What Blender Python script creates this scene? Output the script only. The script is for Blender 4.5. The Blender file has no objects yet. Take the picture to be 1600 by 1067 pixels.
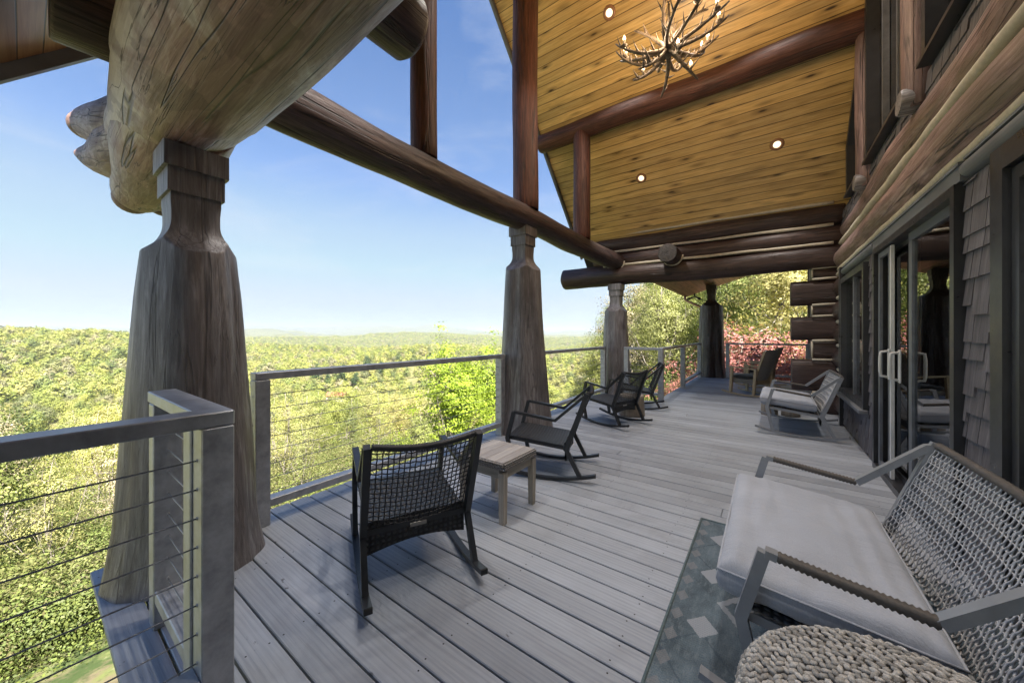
import bpy, bmesh, math, random
import numpy as np
from mathutils import Vector, Matrix, noise
R = math.radians
random.seed(7)
S = bpy.context.scene
COL = S.collection

# ---------------------------------------------------------------- camera, world, sun, exposure
cam = bpy.data.cameras.new('camera'); camo = bpy.data.objects.new('camera', cam); COL.objects.link(camo)
cam.sensor_width = 36.0
cam.lens = 36.0 * 552.0 / 1600.0
cam.shift_y = -0.0072
cam.clip_start = 0.05; cam.clip_end = 60000
camo.location = (0, 0, 1.33)
camo.rotation_euler = (R(90), 0, R(35.9))
S.camera = camo

SUN_AZ, SUN_EL = (0.90, -0.44), 52.0            # horizontal direction towards the sun, elevation
W = bpy.data.worlds.new('World'); S.world = W; W.use_nodes = True
wn = W.node_tree.nodes; wl = W.node_tree.links
bg = wn['Background']; bg.inputs['Strength'].default_value = 0.05
sky = wn.new('ShaderNodeTexSky'); sky.sky_type = 'NISHITA'; sky.sun_disc = False
sky.sun_elevation = R(SUN_EL)
sky.sun_rotation = math.atan2(SUN_AZ[0], SUN_AZ[1])
sky.air_density = 1.0; sky.dust_density = 0.0; sky.ozone_density = 3.0; sky.altitude = 400
# thin clouds in the sky itself, by direction
tc = wn.new('ShaderNodeTexCoord'); mp = wn.new('ShaderNodeMapping'); mp.inputs['Scale'].default_value = (1.0, 1.0, 3.2)
nz = wn.new('ShaderNodeTexNoise'); nz.inputs['Scale'].default_value = 2.3; nz.inputs['Detail'].default_value = 8; nz.inputs['Roughness'].default_value = 0.62
nz.inputs['Distortion'].default_value = 0.35
cr = wn.new('ShaderNodeValToRGB'); cr.color_ramp.elements[0].position = 0.50; cr.color_ramp.elements[1].position = 0.78
cr.color_ramp.elements[1].color = (0.4, 0.4, 0.4, 1)
mx = wn.new('ShaderNodeMixRGB'); mx.inputs['Color2'].default_value = (2.7, 2.85, 3.1, 1)
wl.new(tc.outputs['Generated'], mp.inputs['Vector']); wl.new(mp.outputs['Vector'], nz.inputs['Vector'])
hs = wn.new('ShaderNodeHueSaturation'); hs.inputs['Saturation'].default_value = 1.15; hs.inputs['Value'].default_value = 0.72
gm = wn.new('ShaderNodeGamma'); gm.inputs['Gamma'].default_value = 0.84
wl.new(nz.outputs['Fac'], cr.inputs['Fac']); wl.new(cr.outputs['Color'], mx.inputs['Fac'])
wl.new(sky.outputs['Color'], gm.inputs['Color']); wl.new(gm.outputs['Color'], hs.inputs['Color']); tn = wn.new('ShaderNodeMixRGB'); tn.blend_type = 'MULTIPLY'; tn.inputs['Fac'].default_value = 1; tn.inputs['Color2'].default_value = (.80, .97, 1.22, 1)
cp = wn.new('ShaderNodeMixRGB'); cp.blend_type = 'DARKEN'; cp.inputs['Fac'].default_value = 1; cp.inputs['Color2'].default_value = (1.95, 2.38, 2.85, 1)
wl.new(hs.outputs['Color'], tn.inputs['Color1']); wl.new(tn.outputs['Color'], cp.inputs['Color1']); sz = wn.new('ShaderNodeSeparateXYZ'); er = wn.new('ShaderNodeValToRGB'); er.color_ramp.interpolation = 'EASE'
e_ = er.color_ramp.elements; e_[0].position = 0.0; e_[0].color = (.9, .9, .9, 1); e_[1].position = .75; e_[1].color = (0, 0, 0, 1); q_ = e_.new(.22); q_.color = (.58, .58, .58, 1); q_ = e_.new(.42); q_.color = (.15, .15, .15, 1)
pl = wn.new('ShaderNodeMixRGB'); pl.inputs['Color2'].default_value = (2.1, 2.5, 2.9, 1)
wl.new(tc.outputs['Generated'], sz.inputs[0]); wl.new(sz.outputs['Z'], er.inputs['Fac']); wl.new(er.outputs['Color'], pl.inputs['Fac'])
wl.new(cp.outputs['Color'], pl.inputs['Color1']); wl.new(pl.outputs['Color'], mx.inputs['Color1']); wl.new(mx.outputs['Color'], bg.inputs['Color'])

sun = bpy.data.lights.new('sun', 'SUN'); suno = bpy.data.objects.new('sun', sun); COL.objects.link(suno)
sun.energy = 4.3; sun.angle = R(0.5); sun.color = (1.0, 0.95, 0.86)
sd = Vector((SUN_AZ[0], SUN_AZ[1], math.hypot(*SUN_AZ) * math.tan(R(SUN_EL))))
suno.rotation_euler = sd.to_track_quat('Z', 'Y').to_euler(); suno.location = (20, -30, 40)

S.view_settings.view_transform = 'Standard'; S.view_settings.look = 'None'
S.view_settings.exposure = 2.65; S.view_settings.gamma = 1.0
S.cycles.max_bounces = 9; S.cycles.diffuse_bounces = 5; S.cycles.glossy_bounces = 4
S.cycles.transmission_bounces = 6; S.cycles.transparent_max_bounces = 12; S.cycles.volume_bounces = 0
S.cycles.use_denoising = True
S.cycles.sample_clamp_indirect = 6.0

# ---------------------------------------------------------------- helpers
def tag(o, label=None, cat=None, group=None, kind=None):
    if label: o['label'] = label
    if cat: o['category'] = cat
    if group: o['group'] = group
    if kind: o['kind'] = kind
    return o

def empty(name, loc=(0, 0, 0), rz=0.0):
    o = bpy.data.objects.new(name, None); COL.objects.link(o)
    o.empty_display_size = 0.1
    o.location = loc; o.rotation_euler = (0, 0, rz)
    return o

def kids(o): return [c for c in bpy.data.objects if c.parent == o]
KID = {}
def copy_tree(o, parent=None):
    c = o.copy(); COL.objects.link(c)
    if parent: c.parent = parent
    for ch in KID.get(o.name, []):
        d = copy_tree(ch, c); KID.setdefault(c.name, []).append(d)
    return c

class MB:
    """collects shapes; every vertex carries gc = (across, across, along the grain)"""
    def __init__(s): s.v = []; s.f = []; s.g = []; s.sm = []; s.mi = []; s.rn = []; s.cur = 0.0; s.m = 0
    def add(s, vs, fs, gs, smooth=False):
        b = len(s.v); s.v += [tuple(p) for p in vs]; s.g += [tuple(p) for p in gs]; s.rn += [s.cur] * len(vs)
        for f in fs: s.f.append([b + i for i in f]); s.sm.append(smooth); s.mi.append(s.m)
    def box(s, lo, hi, axis=None, M=None, g0=None, ch=0.0):
        lo = Vector(lo); hi = Vector(hi); d = hi - lo
        if axis is None: axis = max(range(3), key=lambda i: abs(d[i]))
        o = [i for i in range(3) if i != axis]
        if ch > 0:
            vs = []; idx = {}
            for x in (0, 1):
                for y in (0, 1):
                    for z in (0, 1):
                        c = Vector((hi.x if x else lo.x, hi.y if y else lo.y, hi.z if z else lo.z))
                        sg = (1 if x else -1, 1 if y else -1, 1 if z else -1)
                        for a in range(3):
                            p = c.copy()
                            for b in range(3):
                                if b != a: p[b] -= sg[b] * ch
                            idx[(x, y, z, a)] = len(vs); vs.append(p)
            fs = []
            for a in range(3):
                b, c2 = (a + 1) % 3, (a + 2) % 3
                for q in (0, 1):
                    r = []
                    for (i, j) in ((0, 0), (1, 0), (1, 1), (0, 1)):
                        k = [0, 0, 0]; k[a] = q; k[b] = i; k[c2] = j
                        r.append(idx[(*k, a)])
                    fs.append(r if q else r[::-1])
            for a in range(3):
                b, c2 = (a + 1) % 3, (a + 2) % 3
                for i in (0, 1):
                    for j in (0, 1):
                        k0 = [0, 0, 0]; k0[b] = i; k0[c2] = j; k1 = list(k0); k1[a] = 1
                        r = [idx[(*k0, b)], idx[(*k1, b)], idx[(*k1, c2)], idx[(*k0, c2)]]
                        fs.append(r if (i + j) % 2 else r[::-1])
            for x in (0, 1):
                for y in (0, 1):
                    for z in (0, 1):
                        r = [idx[(x, y, z, 0)], idx[(x, y, z, 1)], idx[(x, y, z, 2)]]
                        fs.append(r if (x + y + z) % 2 else r[::-1])
        else:
            vs = [Vector((x, y, z)) for x in (lo.x, hi.x) for y in (lo.y, hi.y) for z in (lo.z, hi.z)]
            fs = [(0, 1, 3, 2), (4, 6, 7, 5), (0, 4, 5, 1), (2, 3, 7, 6), (0, 2, 6, 4), (1, 5, 7, 3)]
        r = s.cur * 37.0
        gs = [(p[o[0]] + r, p[o[1]] + r * .7, p[axis] + r * 3) for p in vs]
        if M is not None: vs = [M @ p for p in vs]
        s.add(vs, fs, gs)
    def bar(s, p0, p1, w, t, side=(1, 0, 0), ch=0.0):
        """w = size along side, t = size across"""
        p0 = Vector(p0); p1 = Vector(p1); z = (p1 - p0); L = z.length; z.normalize()
        x = Vector(side); x = (x - z * x.dot(z)).normalized(); y = z.cross(x)
        M = Matrix((x, y, z)).transposed().to_4x4(); M.translation = p0
        s.box((-w / 2, -t / 2, 0), (w / 2, t / 2, L), axis=2, M=M, ch=ch)
    def strip(s, pts, w, t, side=(1, 0, 0), cap=True):
        """rectangular section swept along a polyline, mitred"""
        pts = [Vector(p) for p in pts]; sd_ = Vector(side).normalized(); n = len(pts); vs = []; gs = []; l = 0
        for i, p in enumerate(pts):
            a = (pts[i] - pts[i - 1]).normalized() if i else (pts[1] - pts[0]).normalized()
            b = (pts[i + 1] - pts[i]).normalized() if i < n - 1 else a
            tn = (a + b).normalized(); up = tn.cross(sd_).normalized()
            k = 1 / max(.4, math.sqrt(max(.05, (1 + a.dot(b)) / 2)))
            if i: l += (pts[i] - pts[i - 1]).length
            for (u, v) in ((-1, -1), (1, -1), (1, 1), (-1, 1)):
                vs.append(p + sd_ * u * w / 2 + up * v * t / 2 * k); gs.append((u * w / 2, v * t / 2, l))
        fs = []
        for i in range(n - 1):
            for k in range(4):
                a, b = i * 4 + k, i * 4 + (k + 1) % 4
                fs.append((a, b, b + 4, a + 4))
        fs.append((3, 2, 1, 0)); q = (n - 1) * 4; fs.append((q, q + 1, q + 2, q + 3))
        s.add(vs, fs, gs)
    def tube(s, pts, rad, seg=8, cap=True, closed=False):
        pts = [Vector(p) for p in pts]; n = len(pts)
        if not hasattr(rad, '__len__'): rad = [rad] * n
        t0 = (pts[1] - pts[0]).normalized()
        up = Vector((0, 0, 1)) if abs(t0.z) < .9 else Vector((1, 0, 0))
        x = (up - t0 * up.dot(t0)).normalized(); vs = []; gs = []; l = 0
        for i, p in enumerate(pts):
            if closed: t = (pts[(i + 1) % n] - pts[i - 1]).normalized()
            elif i == 0: t = t0
            elif i == n - 1: t = (pts[i] - pts[i - 1]).normalized()
            else: t = (pts[i + 1] - pts[i - 1]).normalized()
            x = (x - t * x.dot(t)).normalized(); y = t.cross(x)
            if i: l += (pts[i] - pts[i - 1]).length
            for k in range(seg):
                a = 2 * math.pi * k / seg; c, q = math.cos(a) * rad[i], math.sin(a) * rad[i]
                vs.append(p + x * c + y * q); gs.append((c, q, l))
        fs = []
        for i in range(n if closed else n - 1):
            j = (i + 1) % n
            for k in range(seg):
                k2 = (k + 1) % seg
                fs.append((i * seg + k, i * seg + k2, j * seg + k2, j * seg + k))
        s.add(vs, fs, gs, True)
        if cap and not closed:
            b = len(s.v) - n * seg
            s.f.append([b + k for k in range(seg)][::-1]); s.sm.append(False); s.mi.append(s.m)
            s.f.append([b + (n - 1) * seg + k for k in range(seg)]); s.sm.append(False); s.mi.append(s.m)
    def log(s, p0, p1, r0, r1=None, wob=.05, seed=0.0, seg=28, step=.12, sag=.0, endr=.012, prof=None, lumps=None):
        """hand-peeled log between two points with real wobble; ends slightly rounded over"""
        r1 = r1 or r0; p0 = Vector(p0); p1 = Vector(p1); z = p1 - p0; L = z.length; z.normalize()
        up = Vector((0, 0, 1)) if abs(z.z) < .9 else Vector((1, 0, 0))
        x = (up - z * up.dot(z)).normalized(); y = z.cross(x)
        n = max(4, int(L / step)); st = [0, endr] + [endr + (L - 2 * endr) * i / n for i in range(1, n)] + [L - endr, L]
        vs = []; gs = []
        for i, l in enumerate(st):
            f = l / L; r = prof(l) if prof else r0 + (r1 - r0) * f
            if i in (0, len(st) - 1): r -= endr * .8
            ox = noise.noise(Vector((l * .55, seed, 3.1))) * wob * .7; oy = noise.noise(Vector((l * .55, seed, 9.7))) * wob * .7
            for k in range(seg):
                a = 2 * math.pi * k / seg; c, q = math.cos(a), math.sin(a)
                rr = r * (1 + wob * noise.noise(Vector((c * 1.3 + seed, q * 1.3, l * .9 + seed * 3))) * 1.6
                          + wob * .35 * noise.noise(Vector((c * 3.5, q * 3.5 + seed, l * 2.6))))
                if lumps:
                    for (ll, aa, h, wl_, wa) in lumps:
                        da = (a - aa + math.pi) % (2 * math.pi) - math.pi
                        rr += h * math.exp(-((l - ll) / wl_) ** 2 - (da / wa) ** 2)
                vs.append(p0 + z * l + x * (rr * c + ox) + y * (rr * q + oy)); gs.append((rr * c + seed, rr * q, l + seed * 5))
        fs = []; m = len(st)
        for i in range(m - 1):
            for k in range(seg):
                k2 = (k + 1) % seg
                fs.append((i * seg + k, i * seg + k2, (i + 1) * seg + k2, (i + 1) * seg + k))
        s.add(vs, fs, gs, True)
        # end caps as fans, with their own grain coordinates
        for e, l in ((0, 0), (m - 1, L)):
            c0 = len(s.v); ring = [vs[e * seg + k] for k in range(seg)]
            ctr = sum(ring, Vector()) / seg
            cv = [ctr] + ring; cg = [(seed, 0, l + seed * 5)] + [gs[e * seg + k] for k in range(seg)]
            cf = [(0, 1 + k, 1 + (k + 1) % seg) if e else (0, 1 + (k + 1) % seg, 1 + k) for k in range(seg)]
            old = s.m; s.m = 1 if s.endmat else s.m
            s.add(cv, cf, cg); s.m = old
    endmat = False
    def blob(s, c, rx, ry, rz, sub=1, M=None):
        t = ICO[sub]
        vs = [Vector((p[0] * rx, p[1] * ry, p[2] * rz)) for p in t[0]]
        if M is not None: vs = [M @ p for p in vs]
        c = Vector(c)
        s.add([p + c for p in vs], t[1], [(p.x, p.y, p.z) for p in vs], True)
    def build(s, name, mats, parent=None, loc=None):
        me = bpy.data.meshes.new(name); me.from_pydata(s.v, [], s.f)
        if not isinstance(mats, (list, tuple)): mats = [mats]
        for m in mats: me.materials.append(m)
        me.polygons.foreach_set('use_smooth', s.sm); me.polygons.foreach_set('material_index', s.mi)
        a = me.attributes.new('gc', 'FLOAT_VECTOR', 'POINT'); a.data.foreach_set('vector', np.array(s.g, dtype=np.float32).ravel())
        b = me.attributes.new('rn', 'FLOAT', 'POINT'); b.data.foreach_set('value', np.array(s.rn, dtype=np.float32))
        me.update()
        o = bpy.data.objects.new(name, me); COL.objects.link(o)
        if parent: o.parent = parent; KID.setdefault(parent.name, []).append(o)
        if loc: o.location = loc
        return o
ICO = {}
for sub in (1, 2, 3):
    bm = bmesh.new(); bmesh.ops.create_icosphere(bm, subdivisions=sub, radius=1)
    ICO[sub] = ([tuple(v.co) for v in bm.verts], [tuple(v.index for v in f.verts) for f in bm.faces]); bm.free()

# ---------------------------------------------------------------- materials
class NT:
    def __init__(s, name):
        s.m = bpy.data.materials.new(name); s.m.use_nodes = True; s.t = s.m.node_tree; s.n = s.t.nodes
        s.b = s.n['Principled BSDF']; s.out = s.n['Material Output']
    def new(s, typ, **k):
        n = s.n.new(typ)
        for a, v in k.items(): setattr(n, a, v)
        return n
    def link(s, a, b): s.t.links.new(a, b)
    def attr(s, name='gc'):
        n = s.new('ShaderNodeAttribute'); n.attribute_name = name; return n
    def map(s, vec, scale):
        n = s.new('ShaderNodeMapping'); n.inputs['Scale'].default_value = scale; s.link(vec, n.inputs['Vector']); return n.outputs['Vector']
    def noise(s, vec, scale=1, detail=6, rough=.6, dist=0.0):
        n = s.new('ShaderNodeTexNoise'); n.inputs['Scale'].default_value = scale; n.inputs['Detail'].default_value = detail
        n.inputs['Roughness'].default_value = rough; n.inputs['Distortion'].default_value = dist
        if vec is not None: s.link(vec, n.inputs['Vector'])
        return n.outputs['Fac']
    def ramp(s, fac, stops, interp='LINEAR'):
        n = s.new('ShaderNodeValToRGB'); e = n.color_ramp.elements; n.color_ramp.interpolation = interp
        while len(e) < len(stops): e.new(0.5)
        for i, (p, c) in enumerate(stops):
            e[i].position = p; e[i].color = (c, c, c, 1) if not hasattr(c, '__len__') else (*c, 1)
        s.link(fac, n.inputs['Fac']); return n.outputs['Color']
    def mix(s, fac, a, b, mode='MIX'):
        n = s.new('ShaderNodeMixRGB'); n.blend_type = mode
        for k, v in (('Fac', fac), ('Color1', a), ('Color2', b)):
            if hasattr(v, 'links') or hasattr(v, 'is_linked'): s.link(v, n.inputs[k])
            elif hasattr(v, '__len__'): n.inputs[k].default_value = (*v, 1)
            else: n.inputs[k].default_value = v if k == 'Fac' else (v, v, v, 1)
        return n.outputs['Color']
    def math(s, op, a, b=None):
        n = s.new('ShaderNodeMath'); n.operation = op
        for i, v in enumerate((a, b)):
            if v is None: continue
            if hasattr(v, 'is_linked'): s.link(v, n.inputs[i])
            else: n.inputs[i].default_value = v
        return n.outputs[0]
    def bump(s, h, strength=.4, dist=.01, normal=None):
        n = s.new('ShaderNodeBump'); n.inputs['Strength'].default_value = strength; n.inputs['Distance'].default_value = dist
        s.link(h, n.inputs['Height'])
        if normal is not None: s.link(normal, n.inputs['Normal'])
        s.link(n.outputs['Normal'], s.b.inputs['Normal']); return n.outputs['Normal']
    def done(s, col=None, rough=.6, metal=0.0, spec=.5, coat=0.0, crough=.2):
        if col is not None:
            if hasattr(col, 'is_linked'): s.link(col, s.b.inputs['Base Color'])
            else: s.b.inputs['Base Color'].default_value = (*col, 1)
        if hasattr(rough, 'is_linked'): s.link(rough, s.b.inputs['Roughness'])
        else: s.b.inputs['Roughness'].default_value = rough
        s.b.inputs['Metallic'].default_value = metal; s.b.inputs['Specular IOR Level'].default_value = spec
        s.b.inputs['Coat Weight'].default_value = coat; s.b.inputs['Coat Roughness'].default_value = crough
        return s.m

def m_log(name, dark, mid, light, big=(.65, 1.3), rough=.46, coat=.12, crack=.8, mottle=None, mot_amt=.5, bump=.9, side=None):
    t = NT(name); g = t.attr().outputs['Vector']
    gr = t.noise(t.map(g, (42, 42, 2.6)), 1, 9, .66, .8)
    c = t.ramp(gr, [(.30, dark), (.5, mid), (.72, light)])
    bg_ = t.noise(t.map(g, (2.6, 2.6, 1.0)), 1, 4, .55, .8)
    c = t.mix(1.0, c, t.ramp(bg_, [(.3, big[0]), (.7, big[1])]), 'MULTIPLY')
    if mottle:
        mo = t.noise(t.map(g, (5.2, 5.2, 1.0)), 1, 6, .66, .5)
        c = t.mix(t.ramp(mo, [(.47, 0.0), (.56, mot_amt)]), c, mottle)
    if side:
        sp_ = t.new('ShaderNodeSeparateXYZ'); t.link(g, sp_.inputs[0])
        ay = t.math('ABSOLUTE', sp_.outputs['Y'])
        wv_ = t.noise(t.map(g, (2.4, 2.4, 1.6)), 1, 5, .65, .9)
        k_ = t.math('ADD', t.math('MULTIPLY', ay, 2.6), t.math('MULTIPLY', t.math('SUBTRACT', wv_, .5), 1.5))
        c = t.mix(t.ramp(k_, [(.40, 0.0), (.56, .45), (.62, .8)]), c, t.mix(gr, tuple(x * .7 for x in side), side))
        pt = t.noise(t.map(g, (3.2, 3.2, 2.2)), 1, 3, .5, .6)
        c = t.mix(t.ramp(pt, [(.52, 0.0), (.535, .38), (.66, .38), (.68, 0.0)]), c, tuple(x * .6 for x in dark))
    cr_ = t.noise(t.map(g, (7, 7, .22)), 1, 3, .5, .35)
    lin = t.ramp(cr_, [(.488, 0.0), (.5, crack), (.512, 0.0)])
    cr2 = t.noise(t.map(g, (13, 13, .5)), 1, 4, .55, .6)
    lin = t.mix(1.0, lin, t.ramp(cr2, [(.528, 0.0), (.534, crack * .7), (.540, 0.0)]), 'ADD')
    c = t.mix(lin, c, (.012, .009, .008))
    fine = t.noise(t.map(g, (120, 120, 5)), 1, 4, .7)
    kn = t.new('ShaderNodeTexVoronoi'); kn.inputs['Scale'].default_value = 1.0; t.link(t.map(g, (3.1, 3.1, 1.7)), kn.inputs['Vector'])
    kd = t.ramp(kn.outputs['Distance'], [(.05, .8), (.13, 0.0)])
    c = t.mix(kd, c, tuple(x * .45 for x in dark))
    h = t.math('SUBTRACT', t.math('ADD', t.math('MULTIPLY', gr, .8), t.math('MULTIPLY', fine, .3)), t.math('MULTIPLY', lin, 1.5))
    t.bump(h, bump, .008)
    return t.done(c, t.ramp(gr, [(.3, rough + .15), (.7, rough - .05)]), 0, .5, coat, .35)

M = {}
M['log'] = m_log('stained_log_wood', (.022, .012, .011), (.052, .029, .025), (.100, .060, .052))
M['log_red'] = m_log('red_brown_log_wood', (.028, .009, .006), (.075, .024, .014), (.150, .058, .036), coat=.05, rough=.55)
M['log_end'] = m_log('grey_log_end', (.03, .026, .026), (.065, .058, .056), (.12, .105, .10), crack=.9)
M['post'] = m_log('weathered_post_wood', (.105, .095, .098), (.185, .172, .175), (.32, .305, .31), big=(.6, 1.3), mottle=(.065, .045, .04), mot_amt=.4, coat=.2, rough=.45, crack=.5, bump=.6)
M['post_dark'] = m_log('dark_post_wood', (.026, .020, .020), (.060, .048, .046), (.13, .11, .105), big=(.65, 1.3), mottle=(.04, .016, .010), mot_amt=.7, coat=.15, rough=.5)
M['beam'] = m_log('mottled_beam_wood', (.115, .056, .050), (.235, .132, .118), (.41, .285, .265), big=(.5, 1.4), mottle=(.25, .165, .12), mot_amt=.6, side=(.60, .54, .49), coat=.15, rough=.48, crack=.95)
M['wall_log'] = m_log('wall_log_wood', (.15, .088, .085), (.32, .205, .195), (.52, .385, .37), big=(.6, 1.3), mottle=(.15, .12, .07), mot_amt=.45, coat=.2, rough=.42)
M['purple_log'] = m_log('worn_log_wood', (.085, .05, .045), (.155, .095, .085), (.25, .17, .155), coat=.15)

def m_plain(name, col, rough=.5, metal=0.0, spec=.5, nscale=8, var=.12, bump=.08, coat=0.0):
    t = NT(name); g = t.attr().outputs['Vector']
    n1 = t.noise(g, nscale, 6, .65); c = t.mix(1.0, col, t.ramp(n1, [(.3, 1 - var), (.7, 1 + var)]), 'MULTIPLY')
    t.bump(t.noise(g, nscale * 9, 4, .7), bump, .003)
    return t.done(c, t.ramp(n1, [(.3, max(0, rough - .08)), (.7, rough + .1)]), metal, spec, coat)
M['chink'] = m_plain('cream_chinking', (.52, .47, .38), .8, 0, .3, 20, .15, .5)
M['steel'] = m_plain('galvanised_steel', (.38, .395, .42), .46, .55, .5, 14, .28, .12)
M['steel_dark'] = m_plain('dark_steel', (.16, .17, .19), .45, .5, .5, 10, .25, .1)
M['cable'] = m_plain('steel_cable', (.30, .31, .33), .4, .8, .5, 30, .1, .2)
M['black'] = m_plain('black_frame_paint', (.030, .031, .035), .34, 0, .5, 9, .2, .05)
M['charcoal'] = m_plain('charcoal_powder_coat', (.032, .035, .040), .38, .3, .5, 12, .15, .05)
M['greyframe'] = m_plain('grey_powder_coat', (.25, .265, .29), .42, .2, .5, 12, .12, .05)
M['trim'] = m_plain('grey_trim_paint', (.14, .15, .165), .5, 0, .5, 6, .2, .1)
M['white_vinyl'] = m_plain('pale_vinyl', (.62, .62, .6), .4)
M['copper'] = m_plain('brown_gutter_metal', (.33, .17, .09), .4, .3)
M['bronze'] = m_plain('bronze_fixture', (.05, .035, .025), .4, .6)
M['antler'] = m_plain('antler', (.17, .135, .10), .5, 0, .5, 22, .75, .4)
M['ivory'] = m_plain('ivory_candle', (.5, .42, .3), .5)
M['concrete'] = m_plain('concrete', (.28, .27, .25), .85)
M['roofing'] = m_plain('roof_shingles', (.06, .055, .05), .9, 0, .3, 3, .3, .6)
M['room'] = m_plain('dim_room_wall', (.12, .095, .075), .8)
M['tread'] = m_plain('rubber_foot', (.02, .02, .02), .7)
M['plate'] = m_plain('pewter_plate', (.3, .29, .27), .35, .8)
M['wicker_dark'] = m_plain('black_wicker', (.020, .021, .025), .5, 0, .5, 60, .35, .3)
M['wicker_grey'] = m_plain('light_grey_wicker', (.42, .43, .45), .55, 0, .5, 60, .2, .3)
M['wicker_brown'] = m_plain('brown_wicker', (.085, .076, .07), .55, 0, .5, 60, .3, .4)

def m_weave(name, col, sc=70):
    t = NT(name); g = t.attr().outputs['Vector']
    w1 = t.new('ShaderNodeTexWave'); w1.bands_direction = 'X'; w1.inputs['Scale'].default_value = sc / 6.28; w1.inputs['Distortion'].default_value = .6
    w2 = t.new('ShaderNodeTexWave'); w2.bands_direction = 'Z'; w2.inputs['Scale'].default_value = sc / 6.28; w2.inputs['Distortion'].default_value = .6
    t.link(g, w1.inputs['Vector']); t.link(g, w2.inputs['Vector'])
    h = t.math('MULTIPLY', w1.outputs['Fac'], w2.outputs['Fac'])
    c = t.mix(1.0, col, t.ramp(h, [(.0, .25), (.6, 1.5)]), 'MULTIPLY')
    t.bump(h, .9, .006); return t.done(c, .5)
M['weave_dark'] = m_weave('woven_black_wicker', (.024, .026, .030))
M['weave_grey'] = m_weave('woven_grey_wicker', (.48, .45, .42), 90)
M['weave_black'] = m_weave('woven_grey_panel', (.15, .16, .17), 70)

def m_fabric(name, col):
    t = NT(name); g = t.attr().outputs['Vector']
    n0 = t.noise(g, 260, 3, .8); n1 = t.noise(t.map(g, (7, 3, 9)), 1, 5, .6, .8); n2 = t.noise(g, 3.5, 3, .5)
    c = t.mix(1.0, col, t.ramp(n0, [(.3, .88), (.7, 1.08)]), 'MULTIPLY')
    c = t.mix(1.0, c, t.ramp(n2, [(.3, .93), (.7, 1.05)]), 'MULTIPLY')
    t.bump(t.math('ADD', t.math('MULTIPLY', n0, .06), n1), .6, .02)
    m = t.done(c, .9, 0, .2); t.b.inputs['Sheen Weight'].default_value = .2; return m
M['cushion'] = m_fabric('light_grey_fabric', (.36, .385, .44))
M['cushion_dark'] = m_fabric('black_fabric', (.03, .032, .036))

def m_timber(name, d, m_, l, sc=(60, 60, 2.2), rough=.65, bump=.5):
    t = NT(name); g = t.attr().outputs['Vector']; rn = t.attr('rn').outputs['Fac']
    gr = t.noise(t.map(g, sc), 1, 8, .7, .5)
    c = t.ramp(gr, [(.25, d), (.5, m_), (.75, l)])
    c = t.mix(1.0, c, t.ramp(rn, [(0, .86), (1, 1.12)]), 'MULTIPLY')
    c = t.mix(1.0, c, t.ramp(t.noise(g, 3, 4, .6), [(.3, .85), (.7, 1.12)]), 'MULTIPLY')
    t.bump(gr, bump, .004); return t.done(c, rough, 0, .35)
M['teak'] = m_timber('weathered_teak', (.22, .195, .16), (.36, .325, .275), (.50, .46, .40))
M['teak_warm'] = m_timber('pale_acacia', (.32, .25, .16), (.48, .39, .26), (.60, .51, .36))
M['table_top'] = m_timber('washed_table_boards', (.24, .22, .205), (.40, .375, .36), (.56, .535, .515))
M['rim'] = m_timber('treated_rim_wood', (.19, .15, .075), (.30, .245, .125), (.41, .345, .19))
M['stump'] = m_timber('barkless_stump', (.12, .10, .08), (.24, .205, .165), (.36, .32, .27), (18, 18, 1.5))
M['shingle'] = m_timber('grey_shingle', (.062, .058, .064), (.118, .110, .120), (.19, .18, .192), (40, 40, 1.5), .75)

# deck boards: grey solid stain, worn, grain raised
t = NT('grey_deck_stain'); g = t.attr().outputs['Vector']; rn = t.attr('rn').outputs['Fac']
gr = t.noise(t.map(g, (70, 70, 1.6)), 1, 9, .72, .9)
rings = t.new('ShaderNodeTexWave'); rings.wave_type = 'BANDS'; rings.bands_direction = 'X'; rings.inputs['Scale'].default_value = 9
rings.inputs['Distortion'].default_value = 9; rings.inputs['Detail'].default_value = 3; rings.inputs['Detail Scale'].default_value = .9
t.link(t.map(g, (1.6, 1.6, .10)), rings.inputs['Vector'])
mixg = t.math('ADD', t.math('MULTIPLY', gr, .84), t.math('MULTIPLY', rings.outputs['Fac'], .16))
c = t.ramp(mixg, [(.22, (.245, .27, .31)), (.5, (.335, .365, .415)), (.8, (.395, .425, .475))])
c = t.mix(1.0, c, t.ramp(rn, [(0, .86), (1, 1.12)]), 'MULTIPLY')
dirt = t.noise(g, 1.4, 7, .65, .4)
c = t.mix(1.0, c, t.ramp(dirt, [(.3, .84), (.65, 1.08)]), 'MULTIPLY')
spk = t.noise(t.map(g, (18, 18, 9)), 1, 4, .6)
c = t.mix(t.ramp(spk, [(.69, 0.0), (.74, .75)]), c, (.05, .046, .045))
wear = t.noise(t.map(g, (30, 30, 1.2)), 1, 6, .75, .6)
c = t.mix(t.ramp(wear, [(.62, 0.0), (.75, .25)]), c, (.46, .46, .46))
st2 = t.noise(g, .55, 5, .7, 1.5)
c = t.mix(t.ramp(st2, [(.52, 0.0), (.68, .38)]), c, (.17, .175, .19))
t.bump(mixg, .55, .004)
M['deck'] = t.done(c, t.ramp(gr, [(.3, .62), (.7, .48)]), 0, .4)
M['nail'] = m_plain('nail_head', (.03, .028, .028), .5, .5)

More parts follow.
